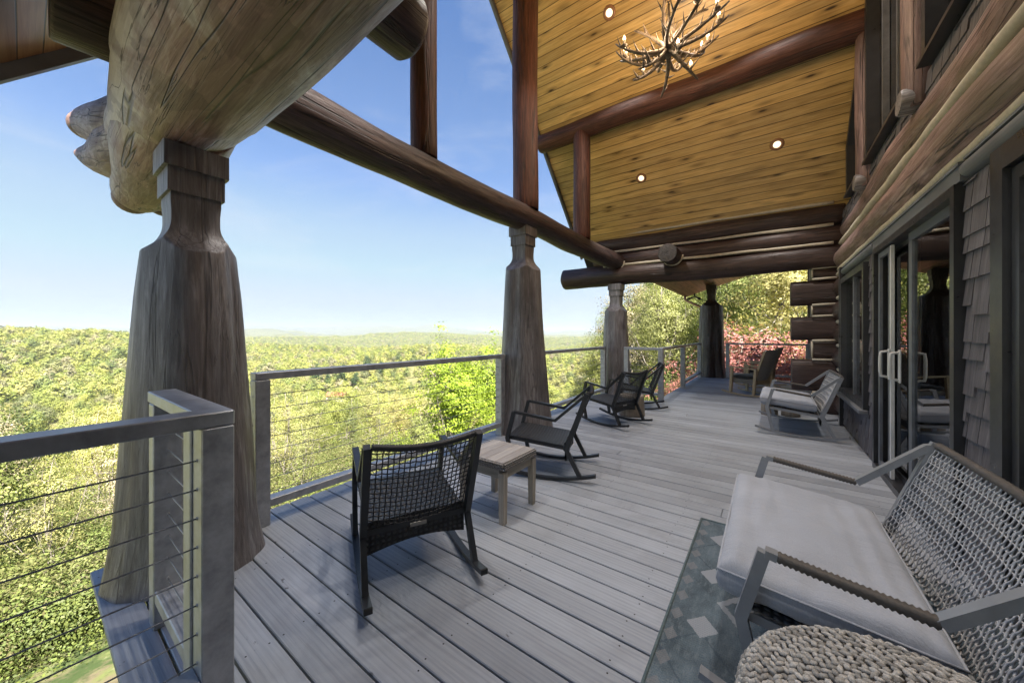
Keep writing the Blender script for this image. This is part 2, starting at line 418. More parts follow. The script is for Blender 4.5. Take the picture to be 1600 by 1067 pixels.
# ceiling planks: knotty pine, boards run along gc.z, gc.x is the distance up the slope
def m_pine(name, d, m_, l, w=.133):
    t = NT(name); g = t.attr().outputs['Vector']
    sx = t.new('ShaderNodeSeparateXYZ'); t.link(g, sx.inputs[0])
    u = t.math('DIVIDE', sx.outputs['X'], w); fr = t.math('FRACT', u); fl = t.math('FLOOR', u)
    wn_ = t.new('ShaderNodeTexWhiteNoise'); wn_.noise_dimensions = '1D'; t.link(fl, wn_.inputs['W'])
    cx = t.new('ShaderNodeCombineXYZ'); t.link(sx.outputs['X'], cx.inputs[0]); t.link(t.math('MULTIPLY', wn_.outputs['Value'], 40), cx.inputs[1])
    t.link(t.math('ADD', sx.outputs['Z'], t.math('MULTIPLY', wn_.outputs['Value'], 13)), cx.inputs[2]); v = cx.outputs[0]
    gr = t.noise(t.map(v, (34, 1, 1.3)), 1, 8, .65, 1.3)
    c = t.ramp(gr, [(.25, d), (.5, m_), (.75, l)])
    c = t.mix(1.0, c, t.ramp(wn_.outputs['Value'], [(0, .80), (1, 1.16)]), 'MULTIPLY')
    c = t.mix(1.0, c, t.ramp(t.noise(t.map(v, (5, 1, 1.1)), 1, 4, .6), [(.3, .78), (.7, 1.15)]), 'MULTIPLY')
    kn = t.new('ShaderNodeTexVoronoi'); kn.inputs['Scale'].default_value = 1; t.link(t.map(v, (7.4, .3, 1.9)), kn.inputs['Vector'])
    kn.inputs['Randomness'].default_value = 1
    halo = t.ramp(kn.outputs['Distance'], [(.08, .8), (.34, 0.0)]); core = t.ramp(kn.outputs['Distance'], [(.06, .97), (.14, 0.0)])
    c = t.mix(halo, c, tuple(x * .55 for x in d)); c = t.mix(core, c, (.035, .016, .007))
    e = t.math('ABSOLUTE', t.math('SUBTRACT', fr, .5))
    gv = t.ramp(e, [(.458, 0.0), (.482, .85)])
    c = t.mix(gv, c, (.014, .008, .004))
    h = t.math('SUBTRACT', t.math('MULTIPLY', gr, .12), gv); t.bump(h, .9, .006)
    return t.done(c, .42, 0, .5, .2, .3)
M['pine'] = m_pine('knotty_pine_planks', (.36, .215, .065), (.62, .405, .145), (.76, .565, .25))
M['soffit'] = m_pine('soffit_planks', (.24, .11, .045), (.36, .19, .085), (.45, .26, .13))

def m_glass(name, rough=.0, tint=(.75, .8, .8), alpha=.0):
    t = NT(name); n = t.n; n.remove(t.b)
    gl = t.new('ShaderNodeBsdfGlossy'); gl.inputs['Roughness'].default_value = .01; gl.inputs['Color'].default_value = (1, 1, 1, 1)
    tr = t.new('ShaderNodeBsdfTransparent'); tr.inputs['Color'].default_value = (*tint, 1)
    fr = t.new('ShaderNodeFresnel'); fr.inputs['IOR'].default_value = 2.5
    mx_ = t.new('ShaderNodeMixShader'); t.link(fr.outputs[0], mx_.inputs[0]); t.link(tr.outputs[0], mx_.inputs[1]); t.link(gl.outputs[0], mx_.inputs[2])
    t.link(mx_.outputs[0], t.out.inputs['Surface']); return t.m
M['glass'] = m_glass('window_glass')

def m_emit(name, col, s):
    t = NT(name); t.b.inputs['Emission Color'].default_value = (*col, 1); t.b.inputs['Emission Strength'].default_value = s
    t.b.inputs['Base Color'].default_value = (.8, .7, .5, 1); return t.m
M['bulb'] = m_emit('glowing_flame_bulb', (1, .62, .30), 1.6)
M['downlight'] = m_emit('lit_downlight_lens', (1, .78, .48), .34)

# rug: teal ground with pale diamonds and squares woven in
t = NT('teal_rug'); g = t.attr().outputs['Vector']
sx = t.new('ShaderNodeSeparateXYZ'); t.link(g, sx.inputs[0])
def diamond(cx, cy, px, py, rx, ry, inner=None):
    u = t.math('DIVIDE', t.math('SUBTRACT', t.math('WRAP', t.math('SUBTRACT', sx.outputs['X'], cx - px / 2), px), px / 2), rx) if False else None
    a = t.new('ShaderNodeMath'); a.operation = 'WRAP'; t.link(t.math('SUBTRACT', sx.outputs['X'], cx), a.inputs[0]); a.inputs[1].default_value = px / 2; a.inputs[2].default_value = -px / 2
    b = t.new('ShaderNodeMath'); b.operation = 'WRAP'; t.link(t.math('SUBTRACT', sx.outputs['Z'], cy), b.inputs[0]); b.inputs[1].default_value = py / 2; b.inputs[2].default_value = -py / 2
    d = t.math('ADD', t.math('DIVIDE', t.math('ABSOLUTE', a.outputs[0]), rx), t.math('DIVIDE', t.math('ABSOLUTE', b.outputs[0]), ry))
    return d
nn = t.noise(g, 150, 3, .7); n2 = t.noise(g, 6, 4, .6)
wv = t.new('ShaderNodeTexWave'); wv.bands_direction = 'Z'; wv.inputs['Scale'].default_value = 26; wv.inputs['Distortion'].default_value = 1.2; t.link(g, wv.inputs['Vector'])
base = t.ramp(nn, [(.3, (.085, .115, .14)), (.7, (.145, .185, .215))])
base = t.mix(1.0, base, t.ramp(n2, [(.3, .62), (.7, 1.3)]), 'MULTIPLY')
mot = t.noise(t.map(g, (45, 45, 14)), 1, 4, .7); base = t.mix(t.ramp(mot, [(.5, 0.0), (.62, .45)]), base, (.20, .235, .265))
jit = t.math('MULTIPLY', t.math('SUBTRACT', t.noise(g, 40, 2, .5), .5), .22)
d1 = t.math('ADD', diamond(.145, .23, .80, .41, .066, .075), jit)
pale = t.ramp(d1, [(.97, 1.0), (1.03, 0.0)])
d2 = t.math('ADD', diamond(.145, .435, .80, .82, .15, .175), jit)
line = t.ramp(d2, [(.90, 0.0), (.93, .6), (1.0, .6), (1.03, 0.0)])
d3 = t.math('ADD', diamond(.33, .03, .8, .82, .15, .19), jit)
sq = t.ramp(d3, [(.74, 0.0), (.78, .85), (.98, .85), (1.02, 0.0)])
d4 = t.math('ADD', diamond(.035, .05, 9, .14, .03, .045), jit)
tri = t.ramp(d4, [(.95, .5), (1.05, 0.0)])
c = t.mix(line, base, (.06, .085, .11)); c = t.mix(pale, c, (.29, .315, .35)); c = t.mix(sq, c, (.32, .35, .38)); c = t.mix(tri, c, (.24, .24, .25))
t.bump(t.math('ADD', wv.outputs['Fac'], nn), .6, .004)
M['rug'] = t.done(c, .95, 0, .1)

# rope pouf
t = NT('seagrass_rope'); g = t.attr().outputs['Vector']; rn = t.attr('rn').outputs['Fac']
st_ = t.noise(t.map(g, (160, 160, 25)), 1, 5, .7)
c = t.ramp(st_, [(.25, (.20, .19, .175)), (.5, (.40, .385, .36)), (.8, (.62, .60, .57))])
c = t.mix(1.0, c, t.ramp(rn, [(0, .55), (.5, 1.0), (1, 1.25)]), 'MULTIPLY')
t.bump(st_, .6, .004); M['rope'] = t.done(c, .85, 0, .2)
HAZE = 0.00011

# ================================================================ STRUCTURE
RIDGE_Y, RIDGE_Z, SL = 4.05, 7.19, 1.04
def ceil_z(y): return RIDGE_Z - SL * abs(y - RIDGE_Y)
RAKE_X = -3.6

# ---- deck boards (run across, towards the house)
d = MB(); rnd = random.Random(3)
pitch = .1455; y = -2.3 + (.94 + 2.3) % pitch
rows = []
while y < 12.7: rows.append(y); y += pitch
for y in rows:
    yc = y + pitch / 2
    if yc < .22: x0, x1 = -1.70, .895
    elif yc < 7.36: x0, x1 = -3.07, .895
    else: x0, x1 = -1.80, 1.15
    d.cur = rnd.random(); z = rnd.uniform(-.0012, .0012)
    d.m = 0
    cuts = [x0]
    if rnd.random() < .07: cuts.append(rnd.uniform(x0 + 1.2, x1 - .9))
    cuts.append(x1)
    for a, b in zip(cuts, cuts[1:]):
        d.cur = rnd.random()
        ex = rnd.uniform(-.006, .006)
        d.box((a + .0015 + (ex if a == x0 else 0), y + .0045, z - .036), (b - .0015, y + pitch - .0045, z), axis=0, ch=.0035)
    d.m = 1
    xx = .7
    while xx > x0 + .1:
        if rnd.random() < .8:
            for fy in (.03, pitch - .03):
                px, py = xx + rnd.uniform(-.012, .012), y + fy + rnd.uniform(-.006, .006)
                pts = [(px + .0042 * math.cos(k * math.pi / 3), py + .0042 * math.sin(k * math.pi / 3), z + .0006) for k in range(6)]
                d.add(pts, [tuple(range(6))], pts)
        xx -= .61
d.m = 0
tag(d.build('deck', [M['deck'], M['nail']]), kind='structure', label='grey stained board deck floor of the porch')

# ---- deck frame under the boards
f = MB()
f.box((-3.05, .262, -.28), (-1.73, .30, -.041), axis=0); f.box((-3.075, .262, -.28), (-3.052, 7.3, -.041), axis=1)
f.box((-1.728, -2.3, -.28), (-1.69, .258, -.041), axis=1)
f.box((-1.80, 7.42, -.28), (-1.76, 12.7, -.041), axis=1); f.box((-3.05, 7.33, -.28), (-1.80, 7.37, -.041), axis=0)
for yy in (1.4, 2.6, 3.8, 5.0, 6.2): f.box((-3.04, yy, -.28), (.85, yy + .04, -.041), axis=0)
for px, py in ((-2.9, .45), (-2.9, 4.05), (-2.9, 7.1), (-1.6, -1.6)): f.box((px - .09, py - .09, -9), (px + .09, py + .09, -.282), axis=2)
tag(f.build('deck_frame', M['rim']), kind='structure', label='yellowish treated timber rim and joists under the deck')

# ---- the house: one thing
house = empty('log_house', (1.2, 4, 0))
tag(house, 'dark log house with gabled porch roof, log posts and knotty pine ceiling over the deck', 'house')
def hb(mb, name, mats, label=None, parent=None):
    p = parent or house
    o = mb.build(name, mats, p)
    off = house.location
    o.location = -off if p is house else (0, 0, 0)
    if label: o['label'] = label
    return o

def post(cx, cy, zt, prof, seed, flare, mat, label):
    mb = MB(); SEG = 96; zs = []; steps = []
    def s_of(z):
        h = zt - z
        if h <= .130: return .142
        if h <= .262: return .124
        if h <= .30: return .110
        if h <= .40: return .106
        if h <= .66:
            k = (h - .40) / .26; return .106 + .22 * k ** 2.3
        return 9
    def r_of(z):
        for (z0, r0), (z1, r1) in zip(prof, prof[1:]):
            if z <= z1:
                k = (z - z0) / (z1 - z0); return r0 + (r1 - r0) * k
        return prof[-1][1]
    z = 0
    while z < zt - .70: zs.append(z); z += .045
    z = zt - .70
    while z < zt - .39: zs.append(z); z += .010
    zs += [zt - .36, zt - .30, zt - .2621, zt - .262, zt - .1301, zt - .13, zt]
    vs = []; gs = []
    for z in zs:
        rb = r_of(z); sq = s_of(z)
        for k in range(SEG):
            a = 2 * math.pi * k / SEG + math.pi / 4; c, q = math.cos(a), math.sin(a)
            hi = max(0, 1 - z / (zt - .6))
            lob = math.cos(a * 5 + seed + .5 * math.sin(z * 2)) * .5 + math.cos(a * 8 + seed * 2.1) * .35
            rr = rb * (1 + (.045 + flare * .10 * hi ** 1.6) * lob + .075 * noise.noise(Vector((c * 1.6 + seed, q * 1.6, z * .8)))
                       + .030 * noise.noise(Vector((c * 5, q * 5 + seed, z * 1.3))))
            lim = sq / max(abs(c), abs(q))
            if sq < 1: rr = min(rr, lim)
            vs.append((cx + c * rr, cy + q * rr, z)); gs.append((c * rr + seed, q * rr, z + seed * 3))
    n = len(zs); fs = [(i * SEG + k, i * SEG + (k + 1) % SEG, (i + 1) * SEG + (k + 1) % SEG, (i + 1) * SEG + k) for i in range(n - 1) for k in range(SEG)]
    mb.add(vs, fs, gs, True)
    mb.f.append([(n - 1) * SEG + k for k in range(SEG)]); mb.sm.append(False); mb.mi.append(0)
    o = hb(mb, 'log_post', mat, label); o.data.set_sharp_from_angle(angle=R(32)); return o
P1 = (-2.73, .575); P2 = (-2.75, 4.06); P3 = (-2.72, 7.70); P4 = (-1.43, 12.67)
post(*P1, 2.37, [(0, .335), (.12, .315), (.3, .292), (.6, .277), (.96, .256), (1.25, .240), (1.55, .225), (1.85, .203), (2.4, .2)], 1.3, .7, M['post'],
     'thick flared grey-brown log post with carved square neck, nearest the camera')
post(*P2, 2.80, [(0, .375), (.15, .355), (.5, .325), (1.07, .292), (1.6, .262), (2.2, .238), (2.8, .235)], 4.1, .9, M['post'],
     'fluted log post in the middle of the cable railing under the long tie beam')
post(*P3, 2.43, [(0, .34), (.2, .31), (.5, .28), (1.1, .262), (1.9, .235), (2.5, .23)], 7.7, .5, M['post'],
     'log post at the far outer deck corner under the jutting log end')
post(*P4, 2.86, [(0, .42), (.3, .38), (1.1, .34), (2.2, .305), (2.9, .3)], 2.9, 1.0, M['post_dark'],
     'farthest log post at the end of the narrow deck beside the red bush')

LM = [M['log'], M['log_end']]
def logs(name, mats, label, items, parent=None):
    mb = MB(); mb.endmat = len(mats) > 1
    for it in items: mb.log(*it[0], **it[1])
    return hb(mb, name, mats, label, parent)

# big header log over the nearest post, root flare at its outer end
mb = MB(); mb.endmat = False
def bprof(l):                                   # l from the house outwards
    x = .9 - l
    if x < -3.30: return .262 * math.sqrt(max(.04, 1 - ((-3.30 - x) / .51) ** 2))
    if x > -2.4: return .298 + .010 * math.sin(x * 2.3)
    k = min(1, (-2.4 - x) / .9); return .298 - .036 * k * k * (3 - 2 * k)
mb.log((.9, .535, 2.68), (-3.80, .535, 2.68), .3, prof=bprof, wob=.055, seed=2.2, seg=48, step=.06, endr=.06,
       lumps=None)
def root(pts, rad):
    # smooth the path
    P = [Vector(p) for p in pts]; n = 14; out = []; rr = []
    for i in range(n + 1):
        u = i / n * (len(P) - 1); j = min(int(u), len(P) - 2); f_ = u - j
        p0 = P[max(0, j - 1)]; p1 = P[j]; p2 = P[j + 1]; p3 = P[min(len(P) - 1, j + 2)]
        q = .5 * ((2 * p1) + (p2 - p0) * f_ + (2 * p0 - 5 * p1 + 4 * p2 - p3) * f_ ** 2 + (3 * p1 - 3 * p2 + p3 - p0) * f_ ** 3)
        out.append(q); rr.append(rad[j] + (rad[j + 1] - rad[j]) * f_)
    mb.tube(out, rr, 24)
    e = out[-1]; mb.blob(e, rr[-1] * 1.02, rr[-1] * 1.02, rr[-1] * 1.02, 3)
ROOTS = [
    ([(-2.7, .58, 2.68), (-3.3, .60, 2.72), (-3.7, .46, 2.78), (-3.93, .34, 2.84), (-4.06, .27, 2.86)], [.24, .25, .225, .15, .095]),
    ([(-2.7, .56, 2.62), (-3.3, .57, 2.62), (-3.7, .46, 2.62), (-3.96, .35, 2.62), (-4.15, .25, 2.67)], [.24, .25, .215, .125, .035]),
    ([(-2.6, .56, 2.66), (-3.2, .57, 2.58), (-3.7, .56, 2.49), (-3.94, .52, 2.42), (-4.02, .50, 2.39)], [.24, .28, .215, .155, .115]),
    ([(-2.6, .58, 2.68), (-3.2, .62, 2.64), (-3.7, .66, 2.55), (-3.92, .67, 2.45), (-4.0, .67, 2.41)], [.24, .235, .20, .15, .115]),
]
for p_, r_ in ROOTS: root(p_, r_)
hb(mb, 'header_log', M['beam'], 'huge mottled tan log overhead with a root-flared outer end')

# far stack of header logs along X
logs('header_log', LM, 'lowest log of the far stack, its end jutting past the corner post',
     [(((.95, 7.82, 2.625), (-4.05, 7.80, 2.66), .195, .235), dict(wob=.07, seed=5.5))])
logs('header_log', LM, None, [(((1.0, 7.80, 2.955), (-3.25, 7.80, 2.985), .155, .165), dict(wob=.05, seed=8.5))])
logs('header_log', LM, None, [(((1.0, 7.80, 3.285), (-3.35, 7.80, 3.33), .185, .175), dict(wob=.05, seed=11.5))])
def chink(path, rad=.022, label=None, flat=1.0):
    mb = MB(); P = [Vector(p) for p in path]; out = []
    for a, b in zip(P, P[1:]):
        n = max(2, int((b - a).length / .12))
        for i in range(n): out.append(a + (b - a) * i / n)
    out.append(P[-1])
    out = [p + Vector((0, 0, .010 * noise.noise(p * 1.7))) for p in out]
    mb.tube(out, [rad * (1 + .25 * noise.noise(p * 3)) for p in out], 8)
    return mb
mb = MB()
for z0, z1, yy, xl in ((2.805, 2.845, 7.665, -3.0), (3.105, 3.150, 7.665, -3.1), (3.455, 3.505, 7.635, -3.3)):
    hb(chink([(.86, yy, z0), (xl, yy, z1)], .025 if z0 < 3.4 else .028), 'chinking', M['chink'], 'cream chinking line between the far header logs')
# blocking behind the chinking, so no light comes between the logs
mb = MB(); mb.box((-3.2, 7.76, 2.75), (1.0, 7.84, 3.42)); hb(mb, 'blocking', M['log'])
# log ends jutting from both header logs
logs('purlin_stub', LM, 'round dark log end jutting from the far stack of logs', [(((-1.55, 7.9, 2.90), (-1.55, 7.22, 2.90), .175, .178), dict(wob=.03, seed=3.3))])
logs('purlin_stub', LM, 'round log end behind the tie beam end', [(((-3.02, 7.9, 3.06), (-3.02, 7.42, 3.06), .15, .15), dict(wob=.03, seed=4.3))])
logs('purlin_stub', LM, 'dark log end poking out beside the huge mottled log', [(((-1.60, .3, 3.00), (-1.60, 1.27, 3.00), .158, .158), dict(wob=.03, seed=6.3, endr=.03))])
mb = MB(); 
for (cx_, cz_, rr_, yy_) in ((-1.55, 2.90, .19, 7.64), (-2.72, 2.92, .20, 7.64)):
    pts = [(cx_ + rr_ * math.cos(a), yy_, cz_ + rr_ * math.sin(a)) for a in [math.pi * (1.0 + k / 12) for k in range(13)]]
    mb = MB(); mb.tube(pts, .016, 6); hb(mb, 'chinking', M['chink'])

# truss over the railing: tie beam along Y and its upright logs
logs('tie_beam', LM, 'long dark tie beam log running over the railing posts', [(((-2.72, .07, 2.90), (-2.72, 7.72, 2.93), .172, .178), dict(wob=.07, seed=1.7, step=.1))])
for yy, rr, zb, zt, lb in ((2.29, .125, 3.04, 5.2, 'upright log on the tie beam beside the nearest rafters'), (4.08, .172, 3.04, 7.0, 'tall king post log above the middle post'),
                       (5.92, .150, 3.04, 4.95, 'short upright log carrying the sloping purlin')):
    logs('truss_post', [M['log_red']], lb, [(((-2.72, yy, zb), (-2.72, yy, zt), rr * 1.04, rr * .98), dict(wob=.035, seed=yy * 2.1, endr=.004))])
# purlins and ridge log along X
for yy, zz, rr, lb in ((5.89, 5.02, .168, 'long log purlin crossing under the pine ceiling'), (2.21, 5.02, .168, None), (4.05, 6.98, .17, None)):
    logs('purlin', [M['log_red']], lb, [(((1.25, yy, zz), (-3.58, yy, zz), rr, rr * .97), dict(wob=.06, seed=yy * 1.3))])

# ceiling: two pine slopes
def slope(name, y0, y1, x0, x1, mat, th=.10, label=None):
    """sheet of planks whose underside follows the roof"""
    mb = MB(); z0, z1 = ceil_z(y0), ceil_z(y1); L = math.hypot(y1 - y0, z1 - z0)
    nv = Vector((0, (z0 - z1) / L, (y1 - y0) / L)); nv = nv if nv.z > 0 else -nv
    a = Vector((x0, y0, z0)); b = Vector((x1, y0, z0)); c_ = Vector((x1, y1, z1)); e = Vector((x0, y1, z1))
    vs = [a, b, c_, e] + [p + nv * th for p in (a, b, c_, e)]
    gs = [(0, 0, x0), (0, 0, x1), (L, 0, x1), (L, 0, x0)] * 2
    mb.add(vs, [(0, 1, 2, 3), (7, 6, 5, 4), (0, 4, 5, 1), (1, 5, 6, 2), (2, 6, 7, 3), (3, 7, 4, 0)], gs)
    return mb
mb = slope('c', RIDGE_Y, 7.86, RAKE_X, 1.2, None); hb(mb, 'ceiling', M['pine'], 'knotty pine plank ceiling sloping down to the far log stack')
mb = slope('c', RIDGE_Y, .35, RAKE_X, 1.2, None); hb(mb, 'ceiling', M['pine'], 'pine plank ceiling slope above the nearest post')
# soffit boards of the near eave, beyond the header log
mb = slope('c', .345, -.30, RAKE_X, 1.2, None); hb(mb, 'ceiling', M['soffit'])
# roof covering above the ceilings
for (ya, yb, zo) in ((RIDGE_Y, 8.35, .16), (RIDGE_Y, -.36, .16)):
    mb = MB(); L = 1
    s_ = 1 if yb > ya else -1
    za, zb = ceil_z(ya) + .16, ceil_z(yb) + .16
    vs = []
    for x in (RAKE_X - .06, 9.5):
        for (yy, zz) in ((ya, za), (yb, zb), (yb, zb + .09), (ya, za + .09)): vs.append((x, yy, zz))
    fs = [(0, 1, 2, 3), (7, 6, 5, 4), (0, 4, 5, 1), (1, 5, 6, 2), (2, 6, 7, 3), (3, 7, 4, 0)]
    if s_ < 0: fs = [f_[::-1] for f_ in fs]
    mb.add(vs, fs, vs); hb(mb, 'roof', M['roofing'])
# dark rake boards along both gable edges
for ya, yb in ((4.03, -.36), (4.07, 7.95)):
    mb = MB(); Lr = math.hypot(yb - ya, (yb - ya) * SL)
    mb.strip([(RAKE_X - .03, ya, ceil_z(ya) + .06), (RAKE_X - .03, yb, ceil_z(yb) + .06)], .045, .22)
    hb(mb, 'rake_board', M['trim'])
# rear body of the house (blocks the sun from behind)
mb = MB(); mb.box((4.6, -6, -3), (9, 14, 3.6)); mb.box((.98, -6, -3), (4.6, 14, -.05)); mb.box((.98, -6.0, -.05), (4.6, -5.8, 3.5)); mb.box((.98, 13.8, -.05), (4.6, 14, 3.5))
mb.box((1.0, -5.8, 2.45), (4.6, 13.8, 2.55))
mb.box((2.9, 8.3, 3.6), (4.7, 13.9, 4.6)); mb.box((1.0, 8.2, 2.56), (4.6, 13.8, 3.75)); mb.box((1.0, -5.8, 2.56), (4.6, -.4, 3.75)); mb.box((1.02, 8.25, -.05), (1.1, 13.8, 2.44))  # unseen boxes added to keep sun patches off the deck
hb(mb, 'wall', M['room'], 'dim interior walls seen through the glass, with unseen sun-blocking boxes added')
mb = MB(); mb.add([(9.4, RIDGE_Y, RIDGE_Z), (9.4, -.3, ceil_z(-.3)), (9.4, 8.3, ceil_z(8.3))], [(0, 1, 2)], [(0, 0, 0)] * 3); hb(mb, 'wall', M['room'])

# lower roof beyond the far log stack, and an unseen one behind the camera, shaped to block sun
def shed(x0, x1, y0, y1, z0, z1, label):
    mb = MB(); L = math.hypot(x1 - x0, z1 - z0)
    vs = [(x0, y0, z0), (x1, y0, z1), (x1, y1, z1), (x0, y1, z0)]; vs += [(p[0], p[1], p[2] + .14) for p in vs]
    gs = [(0, 0, y0), (L, 0, y0), (L, 0, y1), (0, 0, y1)] * 2
    mb.add(vs, [(0, 3, 2, 1), (4, 5, 6, 7), (0, 1, 5, 4), (1, 2, 6, 5), (2, 3, 7, 6), (3, 0, 4, 7)], gs)
    hb(mb, 'eave', M['soffit'], label)
shed(-2.25, 3.0, 7.99, 13.55, 2.64, 4.3, 'small orange-brown plank eave over the farthest post')
shed(-1.15, 3.0, -7.5, -.36, 2.99, 4.3, None)
mb = MB(); mb.log((-1.43, 8.1, 2.99), (-1.43, 13.35, 3.0), .13, .13, wob=.05, seed=9); hb(mb, 'header_log', [M['beam']], 'lighter log plate over the farthest post')
mb = MB(); mb.box((-2.36, 8.42, 2.63), (-2.26, 13.6, 2.75)); hb(mb, 'gutter', M['copper'], 'brown gutter along the far eave')
mb = MB(); mb.tube([(-2.30, 13.3, 2.64), (-2.30, 13.3, 2.52), (-2.2, 13.2, 2.44), (-1.75, 12.8, 2.20), (-1.72, 12.78, 2.1), (-1.72, 12.78, .1)], .04, 8); hb(mb, 'downspout', M['copper'], 'brown downspout elbow beside the farthest post')
mb = MB()
mb.tube([(-2.0, 13.3, 2.70), (-2.0, 13.3, 2.60)], .03, 8)
for a in (-.5, .5): mb.tube([(-2.0, 13.3, 2.60), (-2.0 + a * .2, 13.2, 2.54), (-2.0 + a * .35, 13.1, 2.50)], [.02, .035, .05], 8)
hb(mb, 'floodlight', M['black'], 'small twin floodlight under the far eave corner')

# ---- long wall logs above the doors
WL = [M['wall_log'], M['log_end']]
logs('wall_log', WL, 'lower shiny log running above the doors', [(((1.03, 7.95, 2.545), (1.03, -4.0, 2.56), .168, .168), dict(wob=.07, seed=14.1))])
logs('wall_log', WL, 'upper log running above the doors under the shingles', [(((1.07, 7.9, 2.99), (1.07, -4.0, 3.01), .152, .155), dict(wob=.05, seed=17.1))])
mb = MB()
for (x_, z_, r_) in ((.945, 2.375, .036), (.965, 2.80, .042), (1.0, 3.13, .02)):
    hb(chink([(x_, 7.75, z_), (x_, -3.5, z_ + .01)], r_), 'chinking', M['chink'], 'cream chinking stripe along the wall logs')
mb = MB(); mb.box((1.03, -5.8, 2.3), (1.12, 7.9, 3.2)); hb(mb, 'blocking', M['log'])

# ---- log corner: alternating long and short log tails
zb = [(-.02, .35, .62), (.36, .895, .34), (.905, 1.215, .61), (1.225, 1.625, .33), (1.635, 1.815, .62), (1.825, 2.245, .325), (2.255, 2.43, .61)]
for i, (a, b, xe) in enumerate(zb):
    r_ = (b - a) / 2
    mb = MB(); mb.endmat = False
    # squared-up log: ellipse with full height
    vs = []; gs = []; SG = 40; xs_ = [1.25, 1.0, .8, .62, .5, xe + .012, xe] if xe < .5 else [1.25, 1.0, .85, .75, xe + .012, xe]
    for q, x_ in enumerate(xs_):
        kk = .965 if q == len(xs_) - 1 else 1
        for k in range(SG):
            aa = 2 * math.pi * k / SG; ca, sa = math.cos(aa), math.sin(aa); m_ = (abs(ca) ** 3.6 + abs(sa) ** 3.6) ** (-1 / 3.6)
            w1 = 1 + .03 * noise.noise(Vector((x_ * 4 + i, ca * 2, sa * 2)))
            vs.append((x_, 7.99 + ca * m_ * .195 * kk * w1, (a + b) / 2 + sa * m_ * r_ * kk * w1)); gs.append((ca * .2 + i, sa * r_, x_ + i * 3))
    n_ = len(xs_); mb.add(vs, [(p * SG + k, (p + 1) * SG + k, (p + 1) * SG + (k + 1) % SG, p * SG + (k + 1) % SG) for p in range(n_ - 1) for k in range(SG)], gs, True)
    mb.f.append([(n_ - 1) * SG + k for k in range(SG)][::-1]); mb.sm.append(False); mb.mi.append(0)
    # deepen it so that the cut end reads full height
    o = hb(mb, 'log_tail', [M['log']]); o.data.set_sharp_from_angle(angle=R(40))
mb = MB()
for i, (a, b, xe) in enumerate(zb):
    xs = max(xe, .60) if i % 2 else xe - .012
    xs = .605
    hb(chink([(.92, 7.785, b + .005), (xs, 7.785, b + .005)], .019), 'chinking', M['chink'], 'cream chinking between the stacked log tails')
    if i % 2 == 0: hb(chink([(xs + .002, 7.80, a + .03), (xs + .002, 7.80, b - .01)], .014), 'chinking', M['chink'])
# rounded ends of the wall logs that cross the corner
for i in range(6):
    z_ = .18 + i * .385
    mb = MB(); mb.endmat = False; mb.log((1.05, 8.2, z_), (1.05, 7.02, z_), .19, .19, wob=.03, seed=40 + i); hb(mb, 'wall_log', [M['log']])
mb = MB()
for i in range(6):
    z_ = .18 + i * .385
    hb(chink([(.915, 7.04, z_ + .19), (.935, 7.8, z_ + .19)], .034), 'chinking', M['chink'])

# ---- ground floor wall: sheathing round the openings, shingles in front
DOOR = (3.13, 4.96, 2.165); WIN = (5.42, 6.82, .56, 2.06); NEAR = (.75, 2.68, 2.16)
mb = MB()
def wallbox(y0, y1, z0, z1): mb.box((.905, y0, z0), (.96, y1, z1))
wallbox(-5.8, NEAR[0], 0, 2.27); wallbox(NEAR[1], DOOR[0], 0, 2.27); wallbox(DOOR[1], WIN[0], 0, 2.27); wallbox(WIN[1], 7.05, 0, 2.27)
wallbox(NEAR[0], NEAR[1], NEAR[2], 2.27); wallbox(DOOR[0], DOOR[1], DOOR[2], 2.27); wallbox(WIN[0], WIN[1], 0, WIN[2]); wallbox(WIN[0], WIN[1], WIN[3], 2.27)
hb(mb, 'wall', M['black'], 'dark sheathing of the ground floor wall')
def shingles(xf, y0, y1, z0, z1, seed, exp=.145, top=None):
    mb = MB(); r_ = random.Random(seed); z = z0 - .03; row = 0
    while z < z1 + .02:
        y = y0 - r_.uniform(0, .1)
        while y < y1:
            w = r_.uniform(.09, .19); a = max(y, y0); b = min(y + w, y1)
            if b - a > .02:
                lo = z + (0 if r_.random() < .5 else .055) + r_.uniform(-.003, .003)
                hi = min(z + exp + .06, z1)
                if top is not None: hi = min(hi, top((a + b) / 2))
                mb.cur = r_.random()
                if hi - max(lo, z0) > .02:
                    lo = max(lo, z0); t0, t1 = .020, .006
                    # wedge: thick at the butt
                    vs = [(xf + .02, a + .002, lo), (xf + .02, b - .002, lo), (xf + .02, b - .002, hi), (xf + .02, a + .002, hi),
                          (xf - t0 + .02 - .0 * row, a + .002, lo), (xf - t0 + .02, b - .002, lo), (xf - t1 + .02, b - .002, hi), (xf - t1 + .02, a + .002, hi)]
                    q = mb.cur * 31
                    mb.add(vs, [(0, 1, 2, 3), (7, 6, 5, 4), (0, 4, 5, 1), (1, 5, 6, 2), (2, 6, 7, 3), (3, 7, 4, 0)], [(p[1] + q, p[0], p[2] + q) for p in vs])
            y += w + .004
        z += exp; row += 1
    return mb
for (a, b, c_, e, sd_, lb) in ((NEAR[1] + .04, DOOR[0] - .05, .01, 2.18, 5, 'tall strip of staggered grey shingles between the two glass doors'),
                           (DOOR[1] + .05, WIN[0] - .06, .01, 2.18, 6, 'narrow strip of grey shingles beyond the sliding door'),
                           (WIN[0] - .06, 7.0, .01, WIN[2] - .06, 7, 'grey shingles with square gaps under the far window'), (-3.5, NEAR[0] - .06, .01, 2.18, 8, None)):
    hb(shingles(.882, a, b, c_, e, sd_), 'shingle_siding', M['shingle'], lb)

